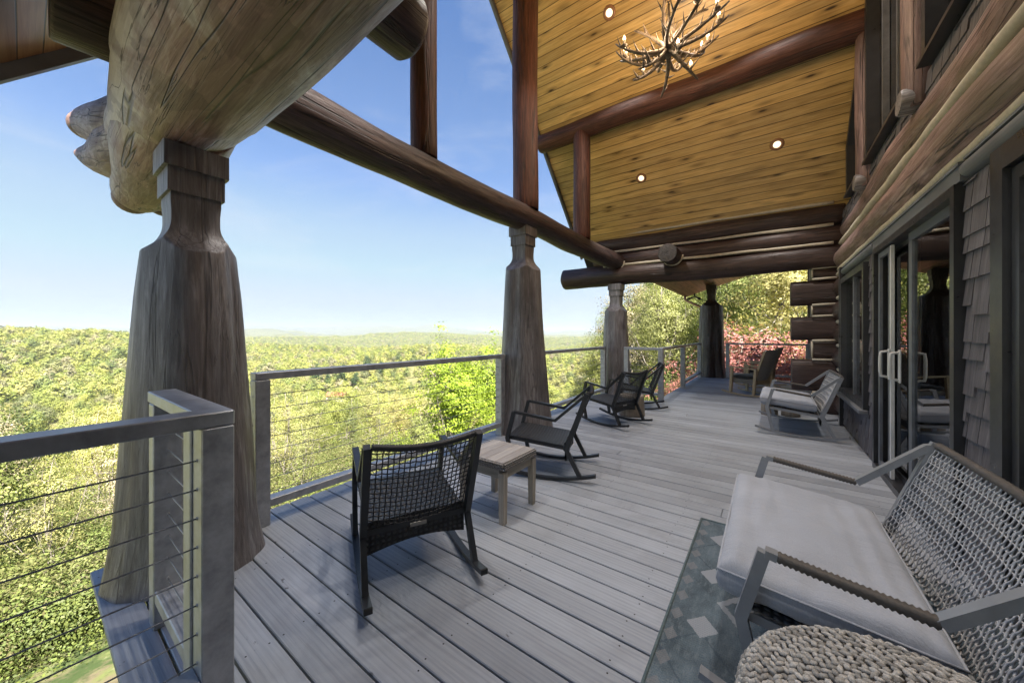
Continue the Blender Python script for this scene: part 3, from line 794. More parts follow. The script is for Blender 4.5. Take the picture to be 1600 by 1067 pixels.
# trims: header, cove, corner board
mb = MB(); mb.box((.862, DOOR[0] - .09, 2.178), (.904, DOOR[1] + .09, 2.262), axis=1); mb.box((.852, DOOR[0] - .1, 2.263), (.93, DOOR[1] + .1, 2.28), axis=1)
hb(mb, 'head_trim', M['trim'], 'grey head trim over the sliding door')
for a, b in ((-3.5, DOOR[0] - .10), (DOOR[1] + .10, 7.0)):
    mb = MB(); mb.tube([(.905, a, 2.235), (.905, b, 2.235)], .05, 20); mb.box((.87, a, 2.287), (.93, b, 2.30), axis=1); hb(mb, 'cove_trim', M['trim'], 'rounded grey cove trim' if a < 0 else None)
mb = MB(); mb.box((.845, 6.93, .002), (.905, 7.03, 2.30), axis=2); hb(mb, 'corner_board', M['black'], 'tall black board beside the log corner')

def rect_frame(mb, x0, x1, y0, y1, z0, z1, w):
    mb.box((x0, y0, z0), (x1, y0 + w, z1), axis=2); mb.box((x0, y1 - w, z0), (x1, y1, z1), axis=2)
    mb.box((x0, y0 + w, z1 - w), (x1, y1 - w, z1), axis=1); mb.box((x0, y0 + w, z0), (x1, y1 - w, z0 + w), axis=1)

# sliding door
mb = MB(); rect_frame(mb, .852, .955, DOOR[0] - .045, DOOR[1] + .045, .0, DOOR[2] + .01, .055)
dr = hb(mb, 'sliding_door', M['black'], 'black framed sliding glass door with white handles')
KIDM = lambda nm, m_, mt: m_.build(nm, mt, dr)
mb = MB(); rect_frame(mb, .90, .935, DOOR[0] + .01, 4.09, .06, 2.13, .075); hb(mb, 'sash', M['steel_dark'], None, dr)
mb = MB(); mb.box((.875, 4.455, .06), (.897, 4.495, 2.11)); hb(mb, 'screen_frame', M['white_vinyl'], 'slim pale door edge', dr)
mb = MB(); rect_frame(mb, .876, .898, 4.50, 4.90, .06, 2.11, .05); hb(mb, 'screen_frame', M['steel_dark'], None, dr)
mb = MB(); rect_frame(mb, .94, .955, 4.05, 4.91, .06, 2.13, .05); hb(mb, 'sash', M['black'], None, dr)
mb = MB(); mb.box((.915, DOOR[0] + .085, .135), (.921, 4.015, 2.055)); hb(mb, 'pane', M['glass'], None, dr)
mb = MB(); mb.box((.945, 4.10, .11), (.950, 4.86, 2.08)); hb(mb, 'pane', M['glass'], None, dr)
for yy, xx in ((4.19, .862), (4.475, .855)):
    mb = MB(); mb.box((xx + .004, yy - .022, .93), (xx + .016, yy + .022, 1.20), ch=.004)
    mb.tube([(xx + .008, yy, 1.18), (xx - .04, yy, 1.17), (xx - .045, yy, 1.12), (xx - .045, yy, 1.0), (xx - .04, yy, .96), (xx + .008, yy, .95)], .011, 8)
    hb(mb, 'handle', M['white_vinyl'], None, dr)

# far window
mb = MB(); rect_frame(mb, .842, .95, WIN[0] - .055, WIN[1] + .055, WIN[2] - .055, WIN[3] + .055, .07)
wn1 = hb(mb, 'window', M['black'], 'black framed window beside the log corner')
mb = MB(); mb.box((.90, WIN[0] + .02, WIN[2] + .01), (.906, WIN[1] - .02, WIN[3] - .01)); hb(mb, 'pane', M['glass'], None, wn1)
mb = MB(); mb.box((.872, 6.10, WIN[2] + .01), (.899, 6.15, WIN[3] - .01)); mb.box((.872, 5.55, WIN[2] + .01), (.899, 5.59, WIN[3] - .01)); hb(mb, 'mullion', M['steel_dark'], None, wn1)
mb = MB(); mb.box((.80, WIN[0] - .09, WIN[2] - .10), (.88, WIN[1] + .09, WIN[2] - .058), axis=1, ch=.006); hb(mb, 'sill', M['trim'], None, wn1)
# near glass door, mostly out of the picture
mb = MB(); rect_frame(mb, .862, .955, NEAR[0] - .02, NEAR[1] + .035, .0, NEAR[2] + .03, .11)
wn2 = hb(mb, 'glass_door', M['black'], 'wide black framed glass door at the edge of the picture')
mb = MB(); rect_frame(mb, .885, .93, NEAR[0] + .1, NEAR[1] - .085, .12, NEAR[2] - .09, .06); hb(mb, 'sash', M['black'], None, wn2)
mb = MB(); mb.box((.905, NEAR[0] + .16, .18), (.911, NEAR[1] - .145, NEAR[2] - .15)); hb(mb, 'pane', M['glass'], None, wn2)

# ---- gable wall above the logs
mb = MB(); pts = [(-.2, 3.02), (8.0, 3.02), (7.9, ceil_z(7.9) + .02), (RIDGE_Y, RIDGE_Z + .02), (-.1, ceil_z(-.1) + .02)]
pts = [(y_, z_) for y_, z_ in pts if True]
vs = [(1.10, y_, z_) for y_, z_ in pts] + [(1.16, y_, z_) for y_, z_ in pts]; n = len(pts)
mb.add(vs, [tuple(range(n))[::-1], tuple(range(n, 2 * n))] + [(i, (i + 1) % n, n + (i + 1) % n, n + i) for i in range(n)], vs)
hb(mb, 'gable_wall', M['black'], 'dark gable wall behind the upper windows')
hb(shingles(.955, -.1, 7.70, 3.04, 3.29, 21, .12), 'shingle_siding', M['shingle'], 'short grey shingles under the upper windows')
for (ya, yb, kk) in ((4.30, 5.72, 1), (2.40, 3.86, 1), (6.06, 6.95, 0), (1.20, 2.02, 0)):
    top = lambda y_: ceil_z(y_) - .16
    mb = MB(); poly = [(ya, 3.28), (yb, 3.28), (yb, top(yb)), (ya, top(ya))]
    mb.strip([(.97, ya + .04, 3.30), (.97, ya + .04, top(ya))], .12, .08); mb.strip([(.97, yb - .04, 3.30), (.97, yb - .04, top(yb))], .12, .08)
    mb.strip([(.97, ya, top(ya) - .04), (.97, yb, top(yb) - .04)], .118, .08)
    mb.box((.89, ya - .03, 3.295), (1.06, yb + .03, 3.325), axis=1)
    o = hb(mb, 'gable_window', M['black'], None)
    mb = MB(); vs = [(1.02, ya + .08, 3.30), (1.02, yb - .08, 3.30), (1.02, yb - .08, top(yb) - .1), (1.02, ya + .08, top(ya) - .1)]; vs += [(p[0] + .006, p[1], p[2]) for p in vs]
    mb.add(vs, [(3, 2, 1, 0), (4, 5, 6, 7), (0, 1, 5, 4), (1, 2, 6, 5), (2, 3, 7, 6), (3, 0, 4, 7)], vs); hb(mb, 'pane', M['glass'], None, o)
    mb = MB(); ym = ya + (yb - ya) * .30; mb.box((.965, ym - .02, 3.30), (1.015, ym + .02, top(ym) - .14)); 
    if kk: ym = ya + (yb - ya) * .66; mb.box((.965, ym - .02, 3.30), (1.015, ym + .02, top(ym) - .14))
    hb(mb, 'mullion', M['steel_dark'], None, o)
for yy, zt, lb in ((4.08, 7.0, 'worn reddish log upright between the gable windows'), (5.89, 4.9, 'worn log upright under the end of the purlin'), (2.21, 4.9, None)):
    mb = MB(); mb.log((.965, yy, 3.08), (.965, yy, zt), .105, .10, wob=.06, seed=yy); hb(mb, 'wall_post', [M['purple_log']], lb)
    mb = MB(); mb.box((1.0, yy - .19, 3.10), (1.09, yy + .19, zt)); hb(mb, 'backing_board', [M['log']])
    mb = MB(); mb.endmat = False; mb.log((1.2, yy, 3.14), (.84, yy, 3.15), .10, .095, wob=.03, seed=yy + 3); hb(mb, 'log_end', [M['post']])

# ================================================================ RAILINGS
def railing(label, p0, p1, posts, pw=(.1, .09), z=1.064, cab=8, cz=(.90, .098), end_caps=False):
    """frame of square steel tube with tensioned cables, p0->p1 on the floor"""
    p0 = Vector((*p0, 0)); p1 = Vector((*p1, 0)); t_ = (p1 - p0).normalized(); sd_ = Vector((-t_.y, t_.x, 0))
    root_ = empty('cable_railing', p0); tag(root_, label, 'railing', 'cable railings around the deck')
    L = (p1 - p0).length
    for l in posts:
        mb = MB(); c_ = t_ * l
        mb.bar(c_ + Vector((0, 0, -.0)), c_ + Vector((0, 0, z - .052)), pw[0], pw[1], side=sd_, ch=.004)
        for k in range(cab):
            zz = cz[0] - k * cz[1]
            mb.tube([c_ + t_ * (-pw[1] / 2 - .003) + Vector((0, 0, zz)), c_ + t_ * (pw[1] / 2 + .003) + Vector((0, 0, zz))], .007, 6)
        mb.build('post', M['steel'], root_)
    mb = MB(); e = pw[1] / 2
    mb.bar(-t_ * e + Vector((0, 0, z - .025)), t_ * (L + e) + Vector((0, 0, z - .025)), .10, .05, side=sd_, ch=.004); mb.build('top_rail', M['steel'], root_)
    a = min(posts); b = max(posts)
    for q0, q1 in zip(posts, posts[1:]):
        mb = MB(); mb.bar(t_ * (q0 + e) + Vector((0, 0, .150)), t_ * (q1 - e) + Vector((0, 0, .150)), .09, .055, side=sd_, ch=.004); mb.build('bottom_rail', M['steel'], root_)
    for k in range(cab):
        zz = cz[0] - k * cz[1]
        if zz < .2: break
        mb = MB(); pts = []
        for i in range(13):
            l = a + (b - a) * i / 12; pts.append(t_ * l + Vector((0, 0, zz - .004 * math.sin(math.pi * i / 12))))
        mb.tube(pts, .0028, 6); mb.build('cable', M['cable'], root_)
    return root_
railing('near railing section at the left edge, cables running out of the picture', (-1.57, .39), (-1.57, -2.2), [0, 2.5])
railing('short railing return with bright cable tips beside the thick flared post', (-1.57, .388), (-2.30, .388), [.101, .70], z=1.0635)
railing('railing section between the nearest post and the fluted middle post', (-2.86, .965), (-2.86, 3.69), [0, 2.725])
railing('railing section beyond the middle post, behind the black chairs', (-2.86, 4.42), (-2.86, 7.30), [0, 2.88])
railing('short railing section where the deck narrows', (-2.36, 7.30), (-1.69, 7.30), [0, .67])
railing('far side railing running to the farthest post', (-1.69, 7.401), (-1.69, 12.15), [2.1, 4.70], z=1.0645)
railing('end railing in front of the red bush', (-.98, 12.45), (.9, 12.45), [0, 1.86])

# ================================================================ DOWNLIGHTS AND CHANDELIER
rot_c = math.atan(SL)
def downlight(x, y, label, en=23):
    z = ceil_z(y); nv = Vector((0, -SL, -1)).normalized() if y > RIDGE_Y else Vector((0, SL, -1)).normalized()
    r_ = empty('ceiling_light', (x, y, z)); tag(r_, label, 'light', 'recessed lights in the pine ceiling')
    Mx = nv.to_track_quat('Z', 'Y').to_matrix().to_4x4()
    mb = MB(); n = 28; vs = []
    prof = [(.050, .004), (.056, .014), (.088, .010), (.094, .001), (.094, -.004), (.050, -.004)]
    for (rr, h) in prof:
        for k in range(n): a = 2 * math.pi * k / n; vs.append(Mx @ Vector((rr * math.cos(a), rr * math.sin(a), h)))
    m_ = len(prof); mb.add(vs, [(i * n + k, i * n + (k + 1) % n, ((i + 1) % m_) * n + (k + 1) % n, ((i + 1) % m_) * n + k) for i in range(m_) for k in range(n)], vs, True)
    mb.build('trim_ring', M['copper'], r_)
    mb = MB(); vs = [Mx @ Vector((.051 * math.cos(2 * math.pi * k / n), .051 * math.sin(2 * math.pi * k / n), .0035)) for k in range(n)]
    mb.add(vs, [tuple(range(n))], vs); mb.build('lens', M['downlight'], r_)
    L = bpy.data.lights.new('downlight_lamp', 'SPOT'); L.energy = en; L.color = (1, .94, .88); L.spot_size = R(84); L.spot_blend = .6; L.shadow_soft_size = .05
    lo = bpy.data.objects.new('downlight_lamp', L); COL.objects.link(lo); lo.parent = r_; lo.location = nv * .05; lo.rotation_euler = Vector((0, 0, 1)).to_track_quat('Z', 'Y').to_euler()
downlight(-1.908, 5.10, 'round ceiling light to the upper left of the antler chandelier')
downlight(-1.94, 6.85, 'lower ceiling light near the short upright log')
downlight(.116, 6.856, 'ceiling light nearest the house wall, right of the chandelier')
downlight(.116, 5.10, 'ceiling light high beside the king post, above the picture')

for x_, y_, lb in ((-1.908, 3.0, 'added unseen fill light in the near ceiling slope above the side table'), (.116, 3.0, 'added unseen fill light in the near ceiling slope above the loveseat'),
                   (-1.94, 1.25, 'added unseen fill light in the near ceiling slope above the nearest chair'), (.116, 1.25, 'added unseen fill light in the near ceiling slope above the rope pouf')): downlight(x_, y_, lb, 22)  # mirror the far row; added out of view to brighten the near deck
ch = empty('antler_chandelier', (-.86, RIDGE_Y, 4.36)); tag(ch, 'chandelier of tangled antlers with lit flame bulbs hanging from the ridge', 'chandelier')
rc = random.Random(12)
def curve_pts(p0, d0, bend, L, n=12):
    p = Vector(p0); dv = Vector(d0).normalized(); out = [p.copy()]
    for i in range(n): dv = (dv + Vector(bend) * (L / n)).normalized(); p = p + dv * (L / n); out.append(p.copy())
    return out
def antler(p0, az, el, L, up, r0=.020, cup=True, hide=False):
    dx = Vector((math.cos(az) * math.cos(el), math.sin(az) * math.cos(el), math.sin(el)))
    side = Vector((-math.sin(az), math.cos(az), 0)) * rc.choice((-1, 1)) * rc.uniform(.8, 2.0)
    P = curve_pts(p0, dx, Vector((0, 0, up)) + side, L, 14)
    mb = MB(); mb.tube(P, [r0 * (1.15 - .75 * (i / 14) ** 1.3) * (1 + .12 * math.sin(i * 2.1)) for i in range(15)], 9)
    mb.blob(P[-1], r0 * .42, r0 * .42, r0 * .42, 1); mb.blob(P[0], r0 * 1.5, r0 * 1.5, r0 * 1.5, 1)
    for q in (3, 5, 7, 9, 10, 12):
        if rc.random() < .9:
            a = P[q]; dv = (P[q + 1] - P[q]).normalized()
            sd_ = dv.cross(Vector((0, 0, 1))).normalized() * rc.choice((-1, 1)) * rc.uniform(.2, .9) + Vector((0, 0, rc.uniform(.5, 1.1)))
            T = curve_pts(a, dv * .5 + sd_, Vector((0, 0, 2.5)) , rc.uniform(.09, .17), 7)
            mb.tube(T, [r0 * .62 * (1 - i / 7.6) for i in range(8)], 7)
    mb.build('antler', M['antler'], ch)
    return P
for k in range(11):
    az = 2 * math.pi * k / 11 + rc.uniform(-.12, .12)
    P = antler((.03 * math.cos(az), .03 * math.sin(az), .02), az, R(-34 if k % 2 else -18), .60, 3.0 if k % 2 else 2.2, .020)
    e = P[11] + Vector((0, 0, .02))
    mb = MB(); mb.tube([e + Vector((0, 0, .0)), e + Vector((0, 0, .012)), e + Vector((0, 0, .02))], [.014, .030, .032], 12); mb.build('candle_cup', M['antler'], ch)
    mb = MB(); mb.tube([e + Vector((0, 0, .02)), e + Vector((0, 0, .075))], .011, 10); mb.build('candle', M['ivory'], ch)
    mb = MB(); mb.tube([e + Vector((0, 0, .075 + h)) for h in (0, .012, .025, .040, .055)], [.008, .016, .015, .008, .002], 10); mb.build('bulb', M['bulb'], ch)
for k in range(5):
    az = 2 * math.pi * k / 5 + .5
    P = antler((.04 * math.cos(az), .04 * math.sin(az), -.02), az, R(-52), .40, 1.6, .022)
    if k % 2 == 0:
        e = P[10] + Vector((0, 0, .02)); mb = MB(); mb.tube([e, e + Vector((0, 0, .055))], .011, 10); mb.build('candle', M['ivory'], ch)
        mb = MB(); mb.tube([e + Vector((0, 0, .055 + h)) for h in (0, .012, .025, .040, .055)], [.008, .016, .015, .008, .002], 10); mb.build('bulb', M['bulb'], ch)
for k in range(4):
    az = 2 * math.pi * k / 4 + 1.1
    antler((.02 * math.cos(az), .02 * math.sin(az), .02), az, R(62), .50, -1.2 if k % 2 else .5, .022)
mb = MB(); mb.blob((0, 0, 0), .055, .055, .075, 2); mb.tube([(0, 0, .05), (0, 0, .5)], .012, 8); mb.build('hub', M['antler'], ch)
mb = MB(); zz = .50; k = 0
while zz < 2.42:
    pts = [(.014 * math.cos(a) * (1 if k % 2 else 0), .014 * math.cos(a) * (0 if k % 2 else 1), zz + .026 * math.sin(a)) for a in [2 * math.pi * i / 10 for i in range(10)]]
    mb.tube(pts, .0035, 5, closed=True); zz += .042; k += 1
mb.build('chain', M['bronze'], ch)
L = bpy.data.lights.new('chandelier_lamp', 'POINT'); L.energy = 26; L.color = (1, .72, .46); L.shadow_soft_size = .35
lo = bpy.data.objects.new('chandelier_lamp', L); COL.objects.link(lo); lo.parent = ch; lo.location = (0, 0, .15)

# ================================================================ SEATING
def weave_grid(mb, O, U, V, nu, nv_, r, sag=0.0, N=None, dip=0.0):
    """open wicker: strands along u and v over-under each other"""
    O, U, V = Vector(O), Vector(U), Vector(V); N = N or U.cross(V).normalized()
    def P(u, v, w): return O + U * u + V * v * (1 - dip * math.sin(math.pi * u)) + N * (sag * math.sin(math.pi * u) + w)
    for i in range(nu + 1):
        u = i / nu; pts = [P(u + .002 * math.sin(j * 2.3 + i), j / nv_ / 1.0, r * .9 * (1 if (i + j) % 2 else -1)) for j in range(nv_ + 1)]
        mb.tube(pts, r, 5, cap=False)
    for j in range(nv_ + 1):
        v = j / nv_; pts = [P(i / nu, v + .003 * math.sin(i * 1.7 + j * 2), r * .9 * (-1 if (i + j) % 2 else 1)) for i in range(nu + 1)]
        mb.tube(pts, r, 5, cap=False)

def weave_zigzag(mb, O, U, V, nu, nv_, r, sag, N, dip=0.0):
    """open wicker of straight cross cords with slanting uprights linked between them"""
    O, U, V = Vector(O), Vector(U), Vector(V)
    def P(u, v, w): return O + U * u + V * v * (1 - dip * (1 - math.sin(math.pi * u))) + N * (sag * math.sin(math.pi * u) + w)
    du = .5 / nu
    for i in range(nu + 1):
        for s_ in (-1, 1):
            pts = []
            for j in range(nv_ * 2 + 1):
                q = (j // 1) % 4; off = {0: -.32, 1: .32, 2: .32, 3: -.32}[q] * s_ * du * 1.3
                u = min(1, max(0, i / nu + off)); pts.append(P(u, j / (nv_ * 2), r * s_ * .8))
            mb.tube(pts, r, 5, cap=False)
    for j in range(nv_ + 1):
        v = j / nv_; pts = [P(i / (nu * 2), v, r * 1.0 * (-1 if (i + j) % 2 else 1)) for i in range(nu * 2 + 1)]
        mb.tube(pts, r * .95, 5, cap=False)

def wrapped(mb, p0, p1, w, h, side, pitch=.014):
    """bar wrapped in wicker: ribs of cord around it"""
    p0, p1 = Vector(p0), Vector(p1); L = (p1 - p0).length; n = int(L / pitch); z = (p1 - p0).normalized()
    x = Vector(side); x = (x - z * x.dot(z)).normalized(); y = z.cross(x)
    prof = []
    for i in range(n * 2 + 1):
        k = 1.0 if i % 2 else .74
        prof.append((p0 + z * (L * i / (n * 2)), k))
    vs = []; gs = []; sg = 12
    for (c_, k) in prof:
        for q in range(sg):
            a = 2 * math.pi * (q + .5) / sg; ca, sa = math.cos(a), math.sin(a); m_ = (abs(ca) ** 4 + abs(sa) ** 4) ** -.25
            vs.append(c_ + x * ca * m_ * w / 2 * k + y * sa * m_ * h / 2 * k); gs.append((ca * w, sa * h, (c_ - p0).length))
    m2 = len(prof); mb.add(vs, [(i * sg + q, i * sg + (q + 1) % sg, (i + 1) * sg + (q + 1) % sg, (i + 1) * sg + q) for i in range(m2 - 1) for q in range(sg)], gs, True)

# side profile of the rockers (y forward, z up)
BT, SR, SF, AF, AM = (-.40, .80), (-.20, .33), (.335, .385), (.275, .60), (-.115, .545)
def rocker(name, label, cat, group, Wd, frame, wick, seatm, cushion=None, zig=False, wrap=False, plate=True):
    root_ = empty(name); tag(root_, label, cat, group); hw = Wd / 2; t_ = .032; w_ = .030
    Q = lambda x, p: (x, p[0], p[1])
    for s_ in (-1, 1):
        x = s_ * (hw - w_ / 2)
        pts = []
        for i in range(25):
            y_ = -.47 + .94 * i / 24; pts.append((x, y_, .018 + .30 * (y_ + .02) ** 2 + .0 ))
        mb = MB(); mb.strip(pts, .038, .026); mb.build('runner', frame, root_)
        mb = MB(); mb.box((x - .0195, -.476, pts[0][2] - .016), (x + .0195, -.468, pts[0][2] + .014), ch=.002); mb.build('runner_cap', M['tread'], root_)
        zf = .018 + .30 * .29 ** 2; zr = .018 + .30 * .31 ** 2
        mb = MB(); mb.strip([(x, .275, zf + .01), (x, SF[0] + .005, SF[1] - .03), Q(x, AF)], w_, t_ * 1.15); mb.build('front_leg', frame, root_)
        mb = MB(); mb.strip([(x, -.335, zr + .01), (x, SR[0] - .005, SR[1] - .02)], w_, t_ * 1.15); mb.build('rear_leg', frame, root_)
        if wrap:
            mb = MB(); a = Vector(Q(x, AF)); b = Vector(Q(x, AM)); dd = (b - a).normalized()
            mb.strip([(x, AF[0] - .002, AF[1]), (x, AF[0] - .035, AF[1] - .005)], w_ * 1.25, .026); mb.build('arm_bracket', frame, root_); mb = MB()
            mb.strip([Q(x, AM), (x, BT[0] + .035, BT[1] - .025), (x, BT[0] - .005, BT[1] - .015)], w_ * 1.2, .030); mb.build('arm_frame', frame, root_)
            mb = MB(); wrapped(mb, a + dd * .035, b, .042, .032, (1, 0, 0)); mb.build('armrest', M['wicker_brown'], root_)
        else:
            mb = MB(); mb.strip([Q(x, AF), Q(x, AM), (x, BT[0] + .02, BT[1] - .02)], w_ * 1.25, .024); mb.build('armrest', frame, root_)
    ix = hw - w_ - .004
    mb = MB()
    mb.bar((-ix - .002, SF[0] - .01, SF[1] - .035), (ix + .002, SF[0] - .01, SF[1] - .035), .03, .03, side=(0, 1, 0))
    mb.bar((-ix - .002, SR[0] + .0, SR[1] - .035), (ix + .002, SR[0] + .0, SR[1] - .035), .03, .03, side=(0, 1, 0))
    for s_ in (-1, 1): mb.strip([(s_ * (ix - .012), SF[0] - .02, SF[1] - .035), (s_ * (ix - .012), SR[0] + .01, SR[1] - .035)], .024, .032)
    mb.build('seat_frame', frame, root_)
    for s_ in (-1, 1):
        mb = MB(); mb.strip([(s_ * (hw - w_ * .5 - .001), SR[0] - .01, SR[1] - .055), (s_ * (hw - w_ * .5 - .001), BT[0], BT[1])], w_ * 1.1, .042)
        mb.build('back_post', frame, root_)
    # seat panel, gently hollow
    mb = MB(); n = 14; vs = []; gs = []
    for i in range(n + 1):
        for j in range(n + 1):
            u, v = i / n, j / n; x = -ix + 2 * ix * u; y_ = SR[0] + .015 + (SF[0] - SR[0] - .02) * v; z_ = SR[1] - .012 + (SF[1] - SR[1]) * v - .018 * math.sin(math.pi * u) * math.sin(math.pi * v)
            if v > .93: z_ -= (v - .93) * .25
            vs.append((x, y_, z_)); gs.append((x, y_ * .01, y_))
    k = len(vs); vs += [(p[0], p[1], p[2] - .016) for p in vs]; gs += gs
    fs = [(i * (n + 1) + j, (i + 1) * (n + 1) + j, (i + 1) * (n + 1) + j + 1, i * (n + 1) + j + 1) for i in range(n) for j in range(n)]
    fs += [tuple(k + a for a in f_[::-1]) for f_ in fs]
    mb.add(vs, fs, gs, True)
    # woven skirt behind and below the seat
    mb.build('seat', seatm, root_)
    mb = MB(); vs = []; gs = []; n = 12
    for i in range(n + 1):
        u = i / n; x = -ix + 2 * ix * u; dp = .035 * (1 - math.sin(math.pi * u))
        for (yy, zz) in ((SR[0] - .012, SR[1] + .02), (SR[0] - .016, SR[1] - .115 - dp), (SR[0] + .0, SR[1] - .115 - dp), (SR[0] + .004, SR[1] + .02)): vs.append((x, yy, zz)); gs.append((x, 0, zz))
    fs = [(i * 4 + q, i * 4 + (q + 1) % 4, (i + 1) * 4 + (q + 1) % 4, (i + 1) * 4 + q) for i in range(n) for q in range(4)]
    mb.add(vs, fs, gs); mb.build('skirt', seatm, root_)
    if plate:
        mb = MB(); mb.box((-.045, SR[0] - .020, SR[1] - .055), (.045, SR[0] - .0165, SR[1] - .033), ch=.0015); mb.build('maker_plate', M['plate'], root_)
    # backrest
    bx = ix - .004; Vv = Vector((0, BT[0] - SR[0], BT[1] - SR[1])); N = Vector((1, 0, 0)).cross(Vv).normalized()     # N points backwards/up
    Nb = Vector((0, -Vv.z, Vv.y)).normalized()
    mb = MB()
    if zig:
        weave_zigzag(mb, (-bx, SR[0], SR[1]), (2 * bx, 0, 0), Vv * .97, int(Wd / .032), 15, .0028, .05, Nb, .03)
    else:
        weave_grid(mb, (-bx, SR[0], SR[1]), (2 * bx, 0, 0), Vv * .97, int(Wd / .029), 16, .0034, .035, Nb)
    mb.build('backrest', wick, root_)
    mb = MB(); n = 40; P_ = []
    for i in range(n * 2 + 1):
        u = i / (n * 2); P_.append(Vector((-bx - .002, SR[0], SR[1])) + Vector((2 * bx + .004, 0, 0)) * u + Vv * (.985 + (.0 if zig else -.02 * math.sin(math.pi * u))) + Nb * (.05 if zig else .035) * math.sin(math.pi * u))
    mb.tube(P_, [.019 if i % 2 else .0155 for i in range(n * 2 + 1)], 10); mb.build('top_rail', M['wicker_brown'] if zig else wick, root_)
    if cushion:
        mb = MB(); nx, ny = 60, 36; cw = 2 * ix - .02; vs = []; gs = []
        def cz(u, v, top):
            eu = min(u, 1 - u) * cw; ev = min(v, 1 - v) * .56
            e = min(1, (min(eu, ev) / .05)); e = math.sqrt(max(0, 1 - (1 - e) ** 2))
            wr = .016 * noise.noise(Vector((u * cw * 6 + v * 3, v * 1.3, 1.3))) + .009 * noise.noise(Vector((u * 3, v * 14, 7)))
            return (.064 * e + .020 * math.sin(math.pi * u) * math.sin(math.pi * v) + wr * e) * (1 if top else -.85)
        for top in (1, 0):
            for i in range(nx + 1):
                for j in range(ny + 1):
                    u0, v0 = i / nx, j / ny
                    u = .5 - .5 * math.cos(math.pi * u0) * (1 - .0); v = .5 - .5 * math.cos(math.pi * v0)
                    u = .55 * u + .45 * u0; v = .55 * v + .45 * v0
                    x = -cw / 2 + cw * u; y_ = SR[0] + .02 + .60 * v
                    zc = SR[1] + .052 + (SF[1] - SR[1]) * ((y_ - SR[0]) / (SF[0] - SR[0])) * .9
                    ins = .018 if (i in (0, nx) or j in (0, ny)) else 0
                    vs.append((x, y_, zc + cz(u, v, top))); gs.append((x, y_, zc))
        k = (nx + 1) * (ny + 1)
        f0 = [(i * (ny + 1) + j, (i + 1) * (ny + 1) + j, (i + 1) * (ny + 1) + j + 1, i * (ny + 1) + j + 1) for i in range(nx) for j in range(ny)]
        fs = f0 + [tuple(k + a for a in f_[::-1]) for f_ in f0]
        mb.add(vs, fs, gs, True); o = mb.build('cushion', cushion, root_)
        me = o.data; bm = bmesh.new(); bm.from_mesh(me); bmesh.ops.remove_doubles(bm, verts=bm.verts, dist=.0008); bmesh.ops.recalc_face_normals(bm, faces=bm.faces); bm.to_mesh(me); bm.free()
        # piping round the top edge
        mb = MB(); P_ = []
        a, b = cw / 2 - .006, (SR[0] + .026, SR[0] + .614)
        zf = lambda y_: SR[1] + .052 + (SF[1] - SR[1]) * ((y_ - SR[0]) / (SF[0] - SR[0])) * .9
        for (x, y_) in [(-a + 2 * a * i / 16, b[0]) for i in range(16)] + [(a, b[0] + (b[1] - b[0]) * i / 10) for i in range(10)] + [(a - 2 * a * i / 16, b[1]) for i in range(16)] + [(-a, b[1] - (b[1] - b[0]) * i / 10) for i in range(10)]:
            P_.append((x, y_, zf(y_) + .034))
        mb.tube(P_, .0045, 6, closed=True); mb.build('piping', cushion, o)
    return root_
def place(o, x, y, fx, fy):
    o.location = (x, y, 0); o.rotation_euler = (0, 0, math.atan2(-fx, fy))
G = 'black wicker rocking chairs facing the railing'
c1 = rocker('rocking_chair', 'nearest black wicker rocking chair, its open woven back towards us', 'rocking chair', G, .60, M['charcoal'], M['wicker_dark'], M['weave_dark'])
place(c1, -1.76, 1.375, -.898, .44)
for (x, y, fx, fy, lb) in ((-1.77, 3.066, -.944, -.33, 'black rocking chair seen from the side behind the small square table'),
                           (-1.907, 5.24, -.957, .29, 'black rocking chair in front of the sawn tree stump table'),
                           (-1.93, 6.62, -.947, -.32, 'farthest black rocking chair, partly hidden behind another, by the corner railing')):
    c = copy_tree(c1); c['label'] = lb; place(c, x, y, fx, fy)

sofa = rocker('rocking_loveseat', 'large grey loveseat rocker with pale cushion and wicker armrests beside the rope pouf', 'loveseat', 'grey loveseat rockers', 1.16, M['greyframe'], M['wicker_grey'], M['weave_black'], M['cushion'], zig=True, wrap=True, plate=False)
place(sofa, .265, 2.025, -1, 0)
c = copy_tree(sofa); c['label'] = 'smaller looking grey loveseat rocker with pale cushion near the log corner'; place(c, .34, 6.40, -1, .02)

